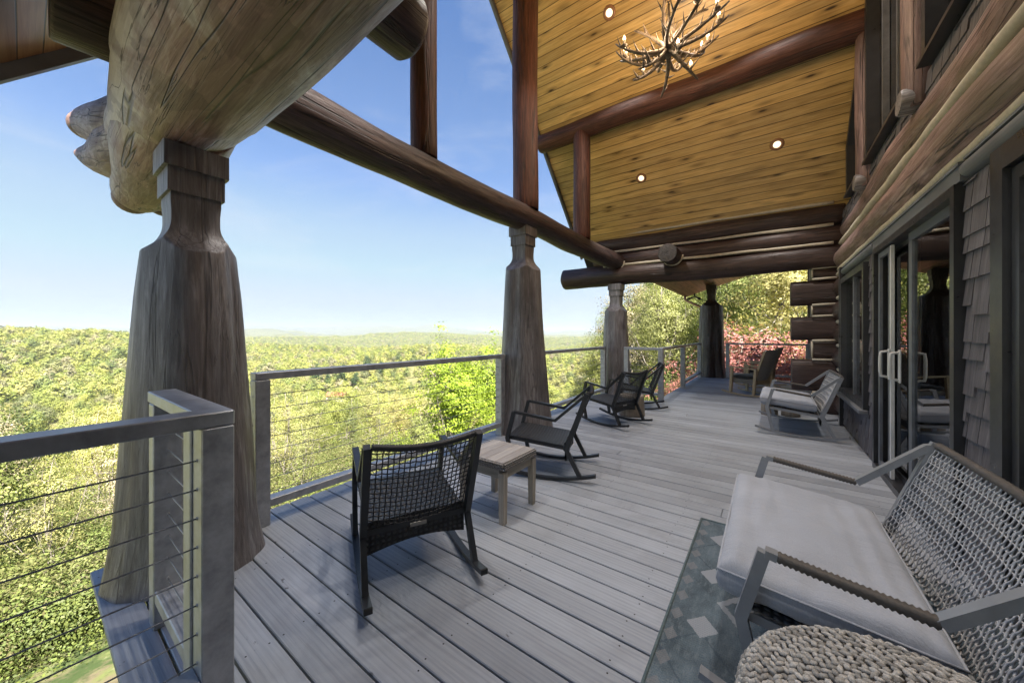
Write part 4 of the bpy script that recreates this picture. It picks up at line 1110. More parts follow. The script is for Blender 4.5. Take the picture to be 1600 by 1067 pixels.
# wooden rockers with black seat pads
def wood_rocker():
    r_ = empty('wooden_rocker'); tag(r_, 'pale wooden rocker with high woven back and black seat pad', 'rocking chair', 'pale wooden rocking chairs'); hw = .30
    for s_ in (-1, 1):
        x = s_ * hw
        mb = MB(); mb.strip([(x, -.48 + .96 * i / 20, .02 + .22 * (-.48 + .96 * i / 20) ** 2) for i in range(21)], .03, .035); mb.build('runner', M['teak_warm'], r_)
        mb = MB(); mb.strip([(x, .28, .035), (x, .25, .60)], .045, .05); mb.build('leg', M['teak_warm'], r_)
        mb = MB(); mb.strip([(x, -.20, .03), (x, -.24, .58)], .045, .05); mb.build('leg', M['teak_warm'], r_)
        mb = MB(); mb.strip([(x, .33, .615), (x, -.26, .585)], .06, .026); mb.build('armrest', M['teak_warm'], r_)
        mb = MB(); mb.strip([(s_ * (hw - .045), -.16, .28), (s_ * (hw - .045), -.40, .98)], .04, .045); mb.build('back_post', M['teak_warm'], r_)
    mb = MB(); mb.bar((-.28, .27, .33), (.28, .27, .33), .03, .09, side=(0, 1, 0)); mb.bar((-.28, -.2, .30), (.28, -.2, .30), .03, .09, side=(0, 1, 0)); mb.build('seat_rail', M['teak_warm'], r_)
    mb = MB(); mb.box((-.27, -.20, .34), (.27, .30, .36), axis=1); mb.box((-.275, .288, .28), (.275, .302, .375), axis=2); mb.box((-.285, -.2, .27), (-.276, .28, .36), axis=2); mb.build('seat', M['weave_grey'], r_)
    mb = MB(); mb.blob((0, .04, .40), .27, .27, .045, 3); o = mb.build('seat_pad', M['cushion_dark'], r_)
    for v in o.data.vertices:
        c_ = v.co
        for a, m_ in ((0, .27), (1, .27)):
            k = c_[a] - (0, .04)[a]; q = abs(k) / m_; c_[a] = (0, .04)[a] + math.copysign(m_ * min(1, q ** .45), k) if q > 0 else c_[a]
    mb = MB(); vs = []; gs = []
    n = 10
    for i in range(n + 1):
        for (dy, dz) in ((0, 0), (-.24, .66)):
            for th in (0, .03): vs.append((-.25 + .5 * i / n, -.16 + dy - th - .03 * math.sin(math.pi * i / n), .34 + dz)); gs.append((-.25 + .5 * i / n, 0, dz))
    fs = []
    for i in range(n):
        a = i * 4; fs += [(a, a + 4, a + 6, a + 2), (a + 1, a + 3, a + 7, a + 5), (a + 2, a + 6, a + 7, a + 3), (a, a + 1, a + 5, a + 4)]
    fs += [(0, 2, 3, 1), (n * 4, n * 4 + 1, n * 4 + 3, n * 4 + 2)]
    mb.add(vs, fs, gs); mb.build('backrest', M['weave_grey'], r_)
    return r_
wr = wood_rocker(); wr['label'] = 'pale wooden rocker with grey woven back, nearer of the wooden pair'; place(wr, -.28, 9.35, -.87, .45)
c = copy_tree(wr); c['label'] = 'second wooden rocker half hidden behind the nearer wooden one, by the end railing'; place(c, -.15, 11.0, -.9, .2)

# ================================================================ TABLES, STUMPS, POUF, RUG
tb = empty('side_table', (-1.69, 2.155, 0)); tag(tb, 'small square weathered wood table with woven edge between two black rockers', 'side table')
for sx in (-1, 1):
    for sy in (-1, 1):
        mb = MB(); mb.cur = random.random(); cx, cy = sx * .187, sy * .187
        vs = []
        for z_, h in ((0, .020), (.36, .0245)):
            for a, b in ((-1, -1), (1, -1), (1, 1), (-1, 1)): vs.append((cx + a * h, cy + b * h, z_))
        mb.add(vs, [(3, 2, 1, 0), (4, 5, 6, 7), (0, 1, 5, 4), (1, 2, 6, 5), (2, 3, 7, 6), (3, 0, 4, 7)], [(p[0], p[1], p[2]) for p in vs]); mb.build('leg', M['teak'], tb)
mb = MB()
for sx in (-1, 1):
    mb.box((sx * .187 - .011, -.162, .315), (sx * .187 + .011, .162, .385), axis=1); mb.box((-.162, sx * .187 - .011, .315), (.162, sx * .187 + .011, .385), axis=0)
mb.build('apron', M['teak'], tb)
mb = MB()
for i in range(5):
    mb.cur = random.random(); a = -.2 + .08 * i; mb.box((a + .001, -.20, .400), (a + .079, .20, .432), axis=1, ch=.003)
mb.build('table_top', M['table_top'], tb)
mb = MB()
for s_ in range(4):
    a = s_ * math.pi / 2; Mr = Matrix.Rotation(a, 4, 'Z')
    for row in range(3):
        for i in range(26):
            u = -.205 + .41 * (i + .5) / 26
            mb.cur = random.random(); mb.blob(Mr @ Vector((u, -.212, .388 + row * .016)), .0115, .011, .0095, 1, Mr @ Matrix.Rotation(.5 if (row + i) % 2 else -.5, 4, 'Y'))
mb.build('woven_edge', M['weave_grey'], tb)

def stump(x, y, r, h, seed, label):
    mb = MB(); mb.endmat = True; mb.log((0, 0, 0), (0, 0, h), r * 1.04, r * .98, wob=.06, seed=seed, step=.04, endr=.008)
    o = mb.build('stump_table', [M['stump'], M['stump']]); o.location = (x, y, 0)
    tag(o, label, 'stump', 'sawn tree stump tables'); return o
stump(-1.80, 5.86, .20, .33, 3.1, 'larger sawn stump table between the two farther black rockers')
stump(.30, 7.30, .12, .22, 5.1, 'small stump stool behind the farther grey loveseat')
stump(.02, 7.22, .11, .22, 6.1, 'smaller stump stool peeping under the farther grey loveseat seat')

# rope pouf
pf = MB(); rp = random.Random(9); PR, PH = .30, .50
def pouf_pt(s_):          # s_ 0 at the top centre, grows outwards and down; returns radius, height, slope
    top = PR * .95
    if s_ < top: r_ = s_; return r_, PH + .035 * math.cos(min(1, s_ / top) * math.pi / 2) , -.15 * s_ / top
    a = (s_ - top) / .06
    if a < 1.4: return PR * .95 + .06 * math.sin(a) * .8, PH - .06 * (1 - math.cos(a)), -a
    h = PH - .06 * (1 - math.cos(1.4)) - (s_ - top - .084)
    return PR * 1.0 + .045 * math.sin(max(0, h) / PH * math.pi), h, -1.5
s_ = .012; row = 0
while True:
    r_, h_, sl = pouf_pt(s_)
    if h_ < .02: break
    n = max(5, int(2 * math.pi * max(r_, .012) / .0215))
    ph0 = rp.random() * 6
    for k in range(n):
        a = ph0 + 2 * math.pi * (k + rp.uniform(-.12, .12)) / n
        pf.cur = rp.random()
        tilt = Matrix.Rotation(a, 4, 'Z') @ Matrix.Rotation(-sl, 4, 'Y') @ Matrix.Rotation(R(38) * (1 if row % 2 else -1) + rp.uniform(-.2, .2), 4, 'Z')
        c_ = Vector((r_ * math.cos(a), r_ * math.sin(a), h_ + rp.uniform(-.002, .003)))
        pf.blob(c_, .0080 * rp.uniform(.75, 1.2), .0150 * rp.uniform(.7, 1.25), .0065 * rp.uniform(.8, 1.2), 1, tilt)
    s_ += .0132; row += 1
n0 = 40; vs = []
core = [(0, PH + .02), (PR * .9, PH - .01), (PR * .99, PH - .06), (PR * 1.03, PH * .5), (PR * .98, .01), (0, .01)]
for (r_, z_) in core:
    for k in range(n0): vs.append((r_ * math.cos(2 * math.pi * k / n0), r_ * math.sin(2 * math.pi * k / n0), z_))
pf.cur = 0; pf.add(vs, [(i * n0 + k, i * n0 + (k + 1) % n0, (i + 1) * n0 + (k + 1) % n0, (i + 1) * n0 + k) for i in range(5) for k in range(n0)], vs, True)
po = pf.build('rope_pouf', M['rope']); po.location = (.27, 1.06, 0); tag(po, 'round braided seagrass rope pouf in front of the large loveseat arm', 'pouf')

mb = MB(); vs = []; gs = []; nx, ny = 20, 40; RX0, RX1, RY0, RY1 = -.385, .84, .35, 2.85
for i in range(nx + 1):
    for j in range(ny + 1):
        x = RX0 + (RX1 - RX0) * i / nx; y = RY0 + (RY1 - RY0) * j / ny
        vs.append((x, y, .0085 + .0015 * noise.noise(Vector((x * 3, y * 3, 0))))); gs.append((x - RX0, 0, RY1 - y))
k = len(vs); vs += [(p[0], p[1], .003) for p in vs]; gs += gs
f0 = [(i * (ny + 1) + j, (i + 1) * (ny + 1) + j, (i + 1) * (ny + 1) + j + 1, i * (ny + 1) + j + 1) for i in range(nx) for j in range(ny)]
mb.add(vs, f0 + [tuple(k + a for a in f_[::-1]) for f_ in f0], gs, True)
rg = mb.build('rug', M['rug']); tag(rg, 'teal woven rug with pale diamonds under the large loveseat', 'rug')
mb = MB(); mb.tube([(RX0, RY0, .0095), (RX0, RY1, .0095), (RX0 + .001, RY1 + .001, .0095), (RX1, RY1, .0095)], .0065, 6)
M['rug_edge'] = m_plain('rug_binding', (.11, .15, .16), .9, 0, .2, 90, .3, .5)
o = mb.build('binding', M['rug_edge'], rg)

# ================================================================ TERRAIN
def sstep(a, b, x): k = np.clip((x - a) / (b - a), 0, 1); return k * k * (3 - 2 * k)
_tab = np.random.RandomState(5).rand(256, 256).astype(np.float64)
def vnoise(x, y):
    xi = np.floor(x).astype(int); yi = np.floor(y).astype(int); fx = x - xi; fy = y - yi
    fx = fx * fx * (3 - 2 * fx); fy = fy * fy * (3 - 2 * fy)
    a = _tab[xi & 255, yi & 255]; b = _tab[(xi + 1) & 255, yi & 255]; c_ = _tab[xi & 255, (yi + 1) & 255]; e = _tab[(xi + 1) & 255, (yi + 1) & 255]
    return (a * (1 - fx) + b * fx) * (1 - fy) + (c_ * (1 - fx) + e * fx) * fy - .5
def fbm(x, y, o=4):
    s_ = 0; a = 1
    for i in range(o): s_ = s_ + a * vnoise(x * 2 ** i + 17 * i, y * 2 ** i + 5 * i); a *= .5
    return s_
def height(x, y):
    x = np.asarray(x, float); y = np.asarray(y, float)
    Rr = np.hypot(x, y); az = np.degrees(np.arctan2(-x, y))
    v = sstep(6, 30, az) * (1 - sstep(125, 165, az))
    near = -4.2 - 1.5 * sstep(6, 16, Rr)
    val = near - 64 * sstep(12, 190, Rr) ** .85
    zr = np.interp(az, [10, 20, 45, 60, 74, 84, 95, 120], [-44, -46, -46, -44, -33, -15, -10, -10])
    r1 = np.exp(-((Rr - 820) / 330) ** 2)
    val = val + (zr + 69.7) * r1 * sstep(200, 600, Rr)
    val = val - 25 * sstep(1000, 1700, Rr)
    val = val + (26 + 110 * fbm(x / 1300, y / 1300)) * sstep(1500, 2600, Rr)
    val = val + (30 + 190 * fbm(x / 2300 + 3, y / 2300)) * sstep(3200, 6500, Rr)
    val = val + (45 + 420 * fbm(x / 3000 + 9, y / 3000 + 2)) * sstep(7000, 11500, Rr) + 10 * sstep(9000, 15000, Rr)
    val = val + 36 * fbm(x / 240, y / 240) * sstep(120, 420, Rr)
    hill = -3.4 + .16 * np.clip(Rr - 14, 0, 60) + 6 * fbm(x / 60, y / 60) * sstep(20, 60, Rr)
    back = -3.6 + 0 * Rr
    bw = sstep(-60, -25, az) * (1 - sstep(125, 165, az))
    h = hill * (1 - v) + val * v
    return back * (1 - bw) + h * bw
NA, NR = 420, 230
rr = np.concatenate([[0.5], np.geomspace(3, 16000, NR - 1)]); dens = np.linspace(0, 1, NA, endpoint=False)
# finer steps towards the view
azs = np.sort(np.concatenate([np.linspace(-20, 110, 300, endpoint=False), np.linspace(110, 340, 120, endpoint=False)]))
A, RR = np.meshgrid(np.radians(azs), rr, indexing='ij')
X = -np.sin(A) * RR; Y = np.cos(A) * RR; Z = height(X, Y)
Z = Z + fbm(X / 9, Y / 9, 3) * .8 * sstep(14, 40, RR) + fbm(X / 30, Y / 30, 3) * 7 * sstep(1500, 3000, RR)
na = len(azs); nr = len(rr)
verts = np.stack([X, Y, Z], -1).reshape(-1, 3)
ii, jj = np.meshgrid(np.arange(na), np.arange(nr - 1), indexing='ij'); i2 = (ii + 1) % na
faces = np.stack([ii * nr + jj, i2 * nr + jj, i2 * nr + jj + 1, ii * nr + jj + 1], -1).reshape(-1, 4)[:, ::-1]
def npmesh(name, verts, faces, mats, smooth=False, mi=None, attrs=None):
    k = faces.shape[1]; me = bpy.data.meshes.new(name)
    me.vertices.add(len(verts)); me.vertices.foreach_set('co', verts.astype(np.float32).ravel())
    me.loops.add(faces.size); me.loops.foreach_set('vertex_index', faces.astype(np.int32).ravel())
    me.polygons.add(len(faces)); me.polygons.foreach_set('loop_start', np.arange(0, faces.size, k, dtype=np.int32))
    try: me.polygons.foreach_set('loop_total', np.full(len(faces), k, dtype=np.int32))
    except Exception: pass
    me.polygons.foreach_set('use_smooth', np.full(len(faces), smooth))
    for m_ in mats: me.materials.append(m_)
    if mi is not None: me.polygons.foreach_set('material_index', mi.astype(np.int32))
    for n_, a in (attrs or {}).items():
        at = me.attributes.new(n_, 'FLOAT', 'POINT'); at.data.foreach_set('value', a.astype(np.float32))
    me.update(calc_edges=True); me.validate(); return me
# forest floor / far woods
t = NT('wooded_ground'); tcn = t.new('ShaderNodeTexCoord'); ob = tcn.outputs['Object']
geo = t.new('ShaderNodeNewGeometry'); ln = t.new('ShaderNodeVectorMath'); ln.operation = 'LENGTH'; t.link(ob, ln.inputs[0])
far = t.ramp(t.math('DIVIDE', ln.outputs['Value'], 2000), [(.10, 0.0), (.5, 1.0)])
n1 = t.noise(ob, .09, 6, .7, .4); n2 = t.noise(ob, .004, 5, .6); n3 = t.noise(ob, 1.1, 6, .7)
woods = t.ramp(n1, [(.28, (.07, .085, .025)), (.45, (.15, .16, .045)), (.6, (.23, .22, .07)), (.75, (.27, .23, .13))])
woods = t.mix(1.0, woods, t.ramp(n2, [(.3, .75), (.7, 1.25)]), 'MULTIPLY')
floor_ = t.ramp(n3, [(.3, (.075, .055, .035)), (.48, (.15, .12, .075)), (.58, (.13, .15, .05)), (.75, (.26, .23, .17))])
lawn = t.ramp(t.math('DIVIDE', ln.outputs['Value'], 40), [(.31, 1.0), (.345, 0.0)])
floor_ = t.mix(t.mix(1.0, lawn, t.ramp(t.noise(ob, 1.6, 5, .7), [(.42, .15), (.55, 1.0)]), 'MULTIPLY'), floor_, t.mix(t.noise(ob, 6, 4, .6), (.03, .045, .016), (.06, .085, .03)))
c = t.mix(far, floor_, woods)
vb = t.new('ShaderNodeTexVoronoi'); vb.inputs['Scale'].default_value = .085; t.link(ob, vb.inputs['Vector'])
hh = t.math('MULTIPLY', t.math('SUBTRACT', n1, t.math('MULTIPLY', vb.outputs['Distance'], .8)), t.math('MULTIPLY', t.math('DIVIDE', ln.outputs['Value'], 2000), 1.0))
t.bump(hh, .8, 16.0)
M['ground'] = t.done(c, .95, 0, .1)
me = npmesh('terrain', verts, faces, [M['ground']], True)
to = bpy.data.objects.new('terrain', me); COL.objects.link(to); tag(to, 'wooded hillside dropping to a valley with hills to the horizon', kind='structure')

# ================================================================ TREES
def m_leaf(name, cols, trans=.35, var=.35, lr=(.5, 1.45)):
    t = NT(name); oi = t.new('ShaderNodeObjectInfo'); tc_ = t.new('ShaderNodeTexCoord')
    c = t.ramp(oi.outputs['Random'], cols)
    n_ = t.noise(tc_.outputs['Object'], .55, 3, .6); lf = t.attr('lf').outputs['Fac']
    c = t.mix(1.0, c, t.ramp(n_, [(.3, 1 - var), (.7, 1 + var)]), 'MULTIPLY')
    c = t.mix(1.0, c, t.ramp(lf, [(0, lr[0]), (1, lr[1])]), 'MULTIPLY')
    t.link(c, t.b.inputs['Base Color']); t.b.inputs['Roughness'].default_value = .55; t.b.inputs['Specular IOR Level'].default_value = .25
    tr = t.new('ShaderNodeBsdfTranslucent'); t.link(t.mix(1.0, c, (1.2, 1.25, .8), 'MULTIPLY'), tr.inputs['Color'])
    mx_ = t.new('ShaderNodeMixShader'); mx_.inputs[0].default_value = trans
    t.link(t.b.outputs[0], mx_.inputs[1]); t.link(tr.outputs[0], mx_.inputs[2]); t.link(mx_.outputs[0], t.out.inputs['Surface']); return t.m
LEAF = m_leaf('spring_leaves', [(0, (.24, .27, .07)), (.22, (.36, .35, .10)), (.4, (.20, .25, .07)), (.55, (.40, .36, .14)), (.7, (.13, .17, .055)), (.82, (.36, .30, .20)), (.92, (.26, .29, .08)), (1, (.10, .13, .05))])
LEAF_F = m_leaf('far_spring_leaves', [(0, (.22, .25, .06)), (.2, (.34, .34, .08)), (.38, (.19, .23, .055)), (.52, (.36, .33, .11)), (.66, (.13, .165, .05)), (.80, (.30, .255, .165)), (.9, (.22, .255, .06)), (1, (.09, .12, .045))], .25, .15, (.85, 1.12))
LEAF_U = m_leaf('brush_leaves', [(0, (.17, .20, .05)), (.4, (.12, .16, .045)), (.7, (.22, .21, .08)), (1, (.14, .12, .07))], .3, .35, (.6, 1.2))
LEAF_G = m_leaf('bright_green_leaves', [(0, (.24, .33, .035)), (1, (.27, .34, .04))], .4, .3)
LEAF_R = m_leaf('red_leaves', [(0, (.34, .14, .125)), (1, (.37, .16, .13))], .3, .35)
LEAF_D = m_leaf('dark_evergreen_leaves', [(0, (.045, .075, .022)), (1, (.06, .09, .03))], .2)
t = NT('pale_bark'); tcn = t.new('ShaderNodeTexCoord')
c = t.ramp(t.noise(t.map(tcn.outputs['Object'], (5, 5, 1.2)), 1, 6, .7), [(.3, (.13, .11, .085)), (.6, (.29, .255, .215)), (.8, (.42, .38, .33))]); M['bark'] = t.done(c, .85, 0, .2)

def leaf_cloud(rs, n_clump, per, shape, cr_, leaf, shell=.55, zc=0.0, flat=.7):
    """leaf quads in clumps spread through an uneven crown volume; returns verts, faces, clump centres"""
    W_, H_ = shape
    u = rs.normal(size=(n_clump, 3)); u /= np.linalg.norm(u, axis=1)[:, None]
    rad = (shell + (1 - shell) * rs.rand(n_clump)) ** 1.0 * np.where(rs.rand(n_clump) < .25, rs.rand(n_clump), 1)
    lump = 1 + .38 * np.sin(u[:, 0] * 3.1 + rs.rand() * 6) * np.cos(u[:, 1] * 2.7 + rs.rand() * 6) + .22 * np.sin(u[:, 2] * 5 + u[:, 0] * 4)
    cen = u * rad[:, None] * lump[:, None] * np.array([W_ / 2, W_ / 2, H_ / 2]); 
    tap = 1 - .35 * np.clip(cen[:, 2] / (H_ / 2), -1, 1); cen[:, 0] *= tap; cen[:, 1] *= tap; cen[:, 2] += zc
    cs = cr_ * (.6 + .8 * rs.rand(n_clump))
    idx = np.repeat(np.arange(n_clump), per); N = len(idx)
    p = cen[idx] + rs.normal(size=(N, 3)) * cs[idx][:, None] * np.array([1, 1, flat]) * .55
    nrm = (p - np.array([0, 0, zc - H_ * .12])) / np.array([W_ / 2, W_ / 2, H_ / 2]); nrm /= np.linalg.norm(nrm, axis=1)[:, None] + 1e-9
    loc = (p - cen[idx]) / (cs[idx][:, None] + 1e-9)
    nrm = nrm * .9 + loc * .55 + rs.normal(size=(N, 3)) * .28
    a = np.cross(nrm, rs.normal(size=(N, 3))); a /= np.linalg.norm(a, axis=1)[:, None] + 1e-9
    b = np.cross(nrm, a); b /= np.linalg.norm(b, axis=1)[:, None] + 1e-9
    s_ = leaf * (.6 + .8 * rs.rand(N))[:, None]
    q = np.stack([p - a * s_ * .62, p + b * s_ * .36, p + a * s_ * .62, p - b * s_ * .36], 1).reshape(-1, 3)
    f_ = np.arange(N * 4).reshape(-1, 4)
    lf = np.repeat(np.clip(rs.rand(n_clump)[idx] * .7 + rs.rand(N) * .3, 0, 1), 4)
    return q, f_, cen, lf
def crown_mesh(name, seed, mat, **k):
    rs = np.random.RandomState(seed); q, f_, cen, lf = leaf_cloud(rs, **k)
    return npmesh(name, q, f_, [mat], False, attrs={'lf': lf}), cen
def trunk_mesh(name, seed, cen, z0, ztop, r0, nl=14, multi=1):
    rs = random.Random(seed); mb = MB()
    for s_ in range(multi):
        ax, ay = (rs.uniform(-.9, .9), rs.uniform(-.9, .9)) if multi > 1 else (rs.uniform(-.25, .25), rs.uniform(-.25, .25))
        P = [Vector((ax * (i / 10) + .18 * math.sin(i * 1.1 + seed), ay * (i / 10) + .18 * math.cos(i * .9 + seed), z0 + (ztop - z0) * i / 10)) for i in range(11)]
        mb.tube(P, [max(.018, r0 * (1 - .085 * i)) for i in range(11)], 8)
        for k in range(nl // multi):
            c_ = Vector(cen[rs.randrange(len(cen))]); j = rs.randint(3, 9); a = P[j]
            if c_.z < a.z - .5: a = P[max(1, j - 3)]
            m_ = (a + c_) / 2 + Vector((rs.uniform(-.3, .3), rs.uniform(-.3, .3), -.15 * (c_ - a).length))
            m2 = a * .1 + c_ * .9 + Vector((rs.uniform(-.2, .2), rs.uniform(-.2, .2), rs.uniform(0, .3)))
            r_ = r0 * .34
            mb.tube([a, m_, m2, c_], [r_, r_ * .7, r_ * .35, .008], 5)
            for q in range(2):
                e = m2 + Vector((rs.uniform(-1, 1), rs.uniform(-1, 1), rs.uniform(0, 1.1))); mb.tube([m_.lerp(m2, .5), (m2 + e) / 2, e], [r_ * .35, r_ * .2, .006], 4)
    o = mb.build(name, M['bark']); me = o.data; bpy.data.objects.remove(o); return me
# near kinds: (crown, trunk); local z=0 is the ground
KINDS = []
specs = [dict(n_clump=240, per=62, shape=(6.0, 8.0), cr_=.60, leaf=.115, zc=7.5), dict(n_clump=150, per=50, shape=(4.6, 9.0), cr_=.55, leaf=.11, zc=7.0),
         dict(n_clump=260, per=64, shape=(7.6, 7.0), cr_=.66, leaf=.12, zc=7.2), dict(n_clump=90, per=36, shape=(4.4, 8.6), cr_=.5, leaf=.10, zc=7.6),
         dict(n_clump=200, per=60, shape=(5.4, 9.6), cr_=.6, leaf=.115, zc=7.2)]
for i, sp in enumerate(specs):
    me_c, cen = crown_mesh('tree_crown_%d' % i, 100 + i, LEAF, **sp)
    KINDS.append((me_c, trunk_mesh('tree_trunk_%d' % i, i, cen, -1.0, sp['zc'] + sp['shape'][1] * .42, .15 if i != 3 else .10, 16)))
NAMES = {0: 'yellow-green spring tree with a rounded open crown', 1: 'slender upright spring tree with pale trunk', 2: 'broad spreading spring tree with pale limbs',
         3: 'thin half bare young tree with pale stems', 4: 'tall full spring tree'}
def tree(kind, x, y, z, sc_, rz, label, group, meshes=None, name='tree'):
    r_ = empty(name, (x, y, z), rz); r_.scale = (sc_ * 1.0, sc_ * 1.0, sc_); tag(r_, label, 'tree', group)
    mc, mt = meshes or KINDS[kind]
    for nm, me in (('crown', mc), ('trunk', mt)):
        o = bpy.data.objects.new(nm, me); COL.objects.link(o); o.parent = r_
    return r_
rt = random.Random(41)
def polar(az, Rr): return -math.sin(R(az)) * Rr, math.cos(R(az)) * Rr
# trees on the slope below the railing
SHORT = ['rounded yellow-green tree', 'slender spring tree', 'broad spring tree', 'half bare young tree', 'tall spring tree']
LMK = [(23, 'the corner railing by the far post'), (28, 'the railing right of the middle post'), (34, 'the middle post'), (42, 'the railing beside the middle post'), (50, 'the vivid green tree'),
       (56, 'the nearest chair back'), (62, 'the railing left of the nearest chair'), (68, 'the railing at the tiny red house'), (74, 'the rail by the thick post'), (83, 'the thick flared post'),
       (87, 'the cables left of the thick post'), (91, 'the middle of the near cables'), (200, 'the left edge of the near cables')]
LMK2 = [(-8, 'behind the log tails'), (-2, 'above the red bush by the log tails'), (4, 'above the red bush'), (9, 'right of the farthest post'), (14, 'left of the farthest post'), (18, 'above the side railing'), (200, 'beside the far corner post')]
placed = []
def try_place(az, Rr, dmin):
    x, y = polar(az, Rr)
    for (a, b) in placed:
        if math.hypot(a - x, b - y) < dmin: return None
    placed.append((x, y)); return x, y
cnt = 0
for n_ in range(4000):
    if cnt >= 105: break
    az = rt.uniform(20, 97); Rr = 15 + 78 * rt.random() ** .9
    p = try_place(az, Rr, 3.1 + Rr * .03)
    if not p: continue
    x, y = p; z = float(height(x, y)); k = rt.choice([0, 1, 3, 3, 3, 4, 1]) if Rr < 40 else rt.choice([0, 1, 2, 4])
    # tops stay under the sight line to the valley
    lim = 1.33 - Rr * (.105 if az < 80 else .085) + rt.uniform(-1.2, .6)
    if 40 < az < 52 and Rr < 45: lim -= 3
    s_ = min(1.15, max(.35, (lim - z) / (12.0))) * rt.uniform(.85, 1.05)
    if Rr < 24: s_ = min(s_, .62)
    side = 'close below' if Rr < 32 else 'farther below' if Rr < 50 else 'farther down behind' if Rr < 70 else 'deepest behind'
    mark = LMK[[q for q, (a_, _) in enumerate(LMK) if az < a_][0]][1]
    tree(k, x, y, z - .3, s_, rt.uniform(0, 6.28), SHORT[k] + ', ' + side + ' ' + mark, 'spring trees of the wooded slope below the deck'); cnt += 1
# the hillside beyond the far end of the deck
cnt = 0
for n_ in range(3000):
    if cnt >= 46: break
    az = rt.uniform(-14, 24); Rr = 21 + 38 * rt.random()
    if az > 13 and Rr < 26: continue
    p = try_place(az, Rr, 2.9)
    if not p: continue
    x, y = p; z = float(height(x, y)); k = rt.choice([0, 1, 2, 4, 4, 2, 3])
    top = np.interp(az, [-14, -4, 4, 10, 16, 19, 22, 24], [13, 12, 11, 9.5, 8.2, 5.6, 1.5, -1.5]) * (Rr / 38) ** .75
    s_ = max(.3, (top + rt.uniform(-1.6, .6) - z) / 12.0); s_ = min(s_, 1.25)
    tree(k, x, y, z - .2, s_, rt.uniform(0, 6.28), SHORT[k] + (' in front, ' if Rr < 31 else ' in the second row, ' if Rr < 44 else ' high at the back, ') + LMK2[[q for q, (a_, _) in enumerate(LMK2) if az < a_][0]][1], 'spring trees on the hillside beyond the deck end'); cnt += 1
for i, (az, Rr, s_, lb) in enumerate(((88.6, 14.5, .60, 'pale bare-stemmed young tree at the left edge, nearest the near cables'), (84.2, 17.5, .72, 'pale-trunked young tree just left of the thick flared post'),
                                  (66.5, 15.5, .55, 'half bare young tree close beyond the railing, left of the nearest chair'), (91.0, 20.0, .8, 'half bare tree rising at the very left edge of the picture'))):
    x, y = polar(az, Rr); tree(3, x, y, float(height(x, y)) - .2, (1.33 - Rr * .15 - float(height(x, y))) / 13.5, i * 1.7, lb, None)
# one vivid green tree beyond the railing
rs = np.random.RandomState(77); sp = dict(n_clump=300, per=60, shape=(5.4, 7.8), cr_=.46, leaf=.115, zc=7.5, shell=.4)
mc, cen = crown_mesh('green_crown', 300, LEAF_G, **sp); mt = trunk_mesh('green_trunk', 31, cen, -1, 10.4, .15, 22)
x, y = polar(45.2, 23.0); tree(0, x, y, .75 - 11.2, 1.0, 1.0, 'vivid green leafy tree standing beyond the railing left of the middle post', None, (mc, mt))
x, y = polar(41.0, 26.5); tree(0, x, y, .6 - 11.3, 1.0, 3.0, 'second vivid green tree crown touching the middle post', None, (mc, mt))
# evergreen clump in the valley and the red bush
mc, cen = crown_mesh('pine_crown', 301, LEAF_D, n_clump=220, per=30, shape=(6.5, 13), cr_=.8, leaf=.4, zc=9.5); mt = trunk_mesh('pine_trunk', 33, cen, -1, 14.5, .2, 10)
for i, (az, Rr) in enumerate(((63.4, 440), (59.8, 452), (61.5, 470), (56.2, 500), (64.8, 465), (58.2, 520))):
    x, y = polar(az, Rr); tree(0, x, y, float(height(x, y)), 1.35 + .1 * (i % 3), i * 1.1, 'dark evergreen in the valley behind the tiny red house', 'dark evergreens in the valley', (mc, mt), 'pine_tree')
for i, (az, Rr, sc_, lb) in enumerate(((1.5, 16.6, 1.0, 'large red-leaved bush behind the end railing'), (-4.5, 16.4, .95, 'red-leaved bush between the end railing and the log tails'),
                              (10.5, 19.5, .42, 'low red-leaved bush seen left of the farthest post'))):
    mc, cen = crown_mesh('red_crown', 310 + i, LEAF_R, n_clump=300, per=34, shape=(5.2, 3.9), cr_=.42, leaf=.10, zc=2.5); mt = trunk_mesh('red_trunk', 35 + i, cen, -.6, 3.9, .05, 40, 5)
    x, y = polar(az, Rr); r_ = tree(0, x, y, -2.9 + .15, sc_, i, lb, 'red-leaved bushes', (mc, mt), 'red_bush'); r_['category'] = 'bush'

# tell apart trees that would share a label, by their order in the picture
from collections import defaultdict
same = defaultdict(list)
for o in S.objects:
    if o.get('label') and o.get('category') == 'tree': same[o['label']].append(o)
ORD = ['first', 'second', 'third', 'fourth', 'fifth', 'sixth', 'seventh', 'eighth', 'ninth', 'tenth']
for lb, os_ in same.items():
    if len(os_) > 1:
        os_.sort(key=lambda o: -math.atan2(-o.location.x, o.location.y))
        for i, o in enumerate(os_): o['label'] = (('left one: ' if i == 0 else 'right one: ') if len(os_) == 2 else ORD[min(i, 9)] + ' from left: ') + lb
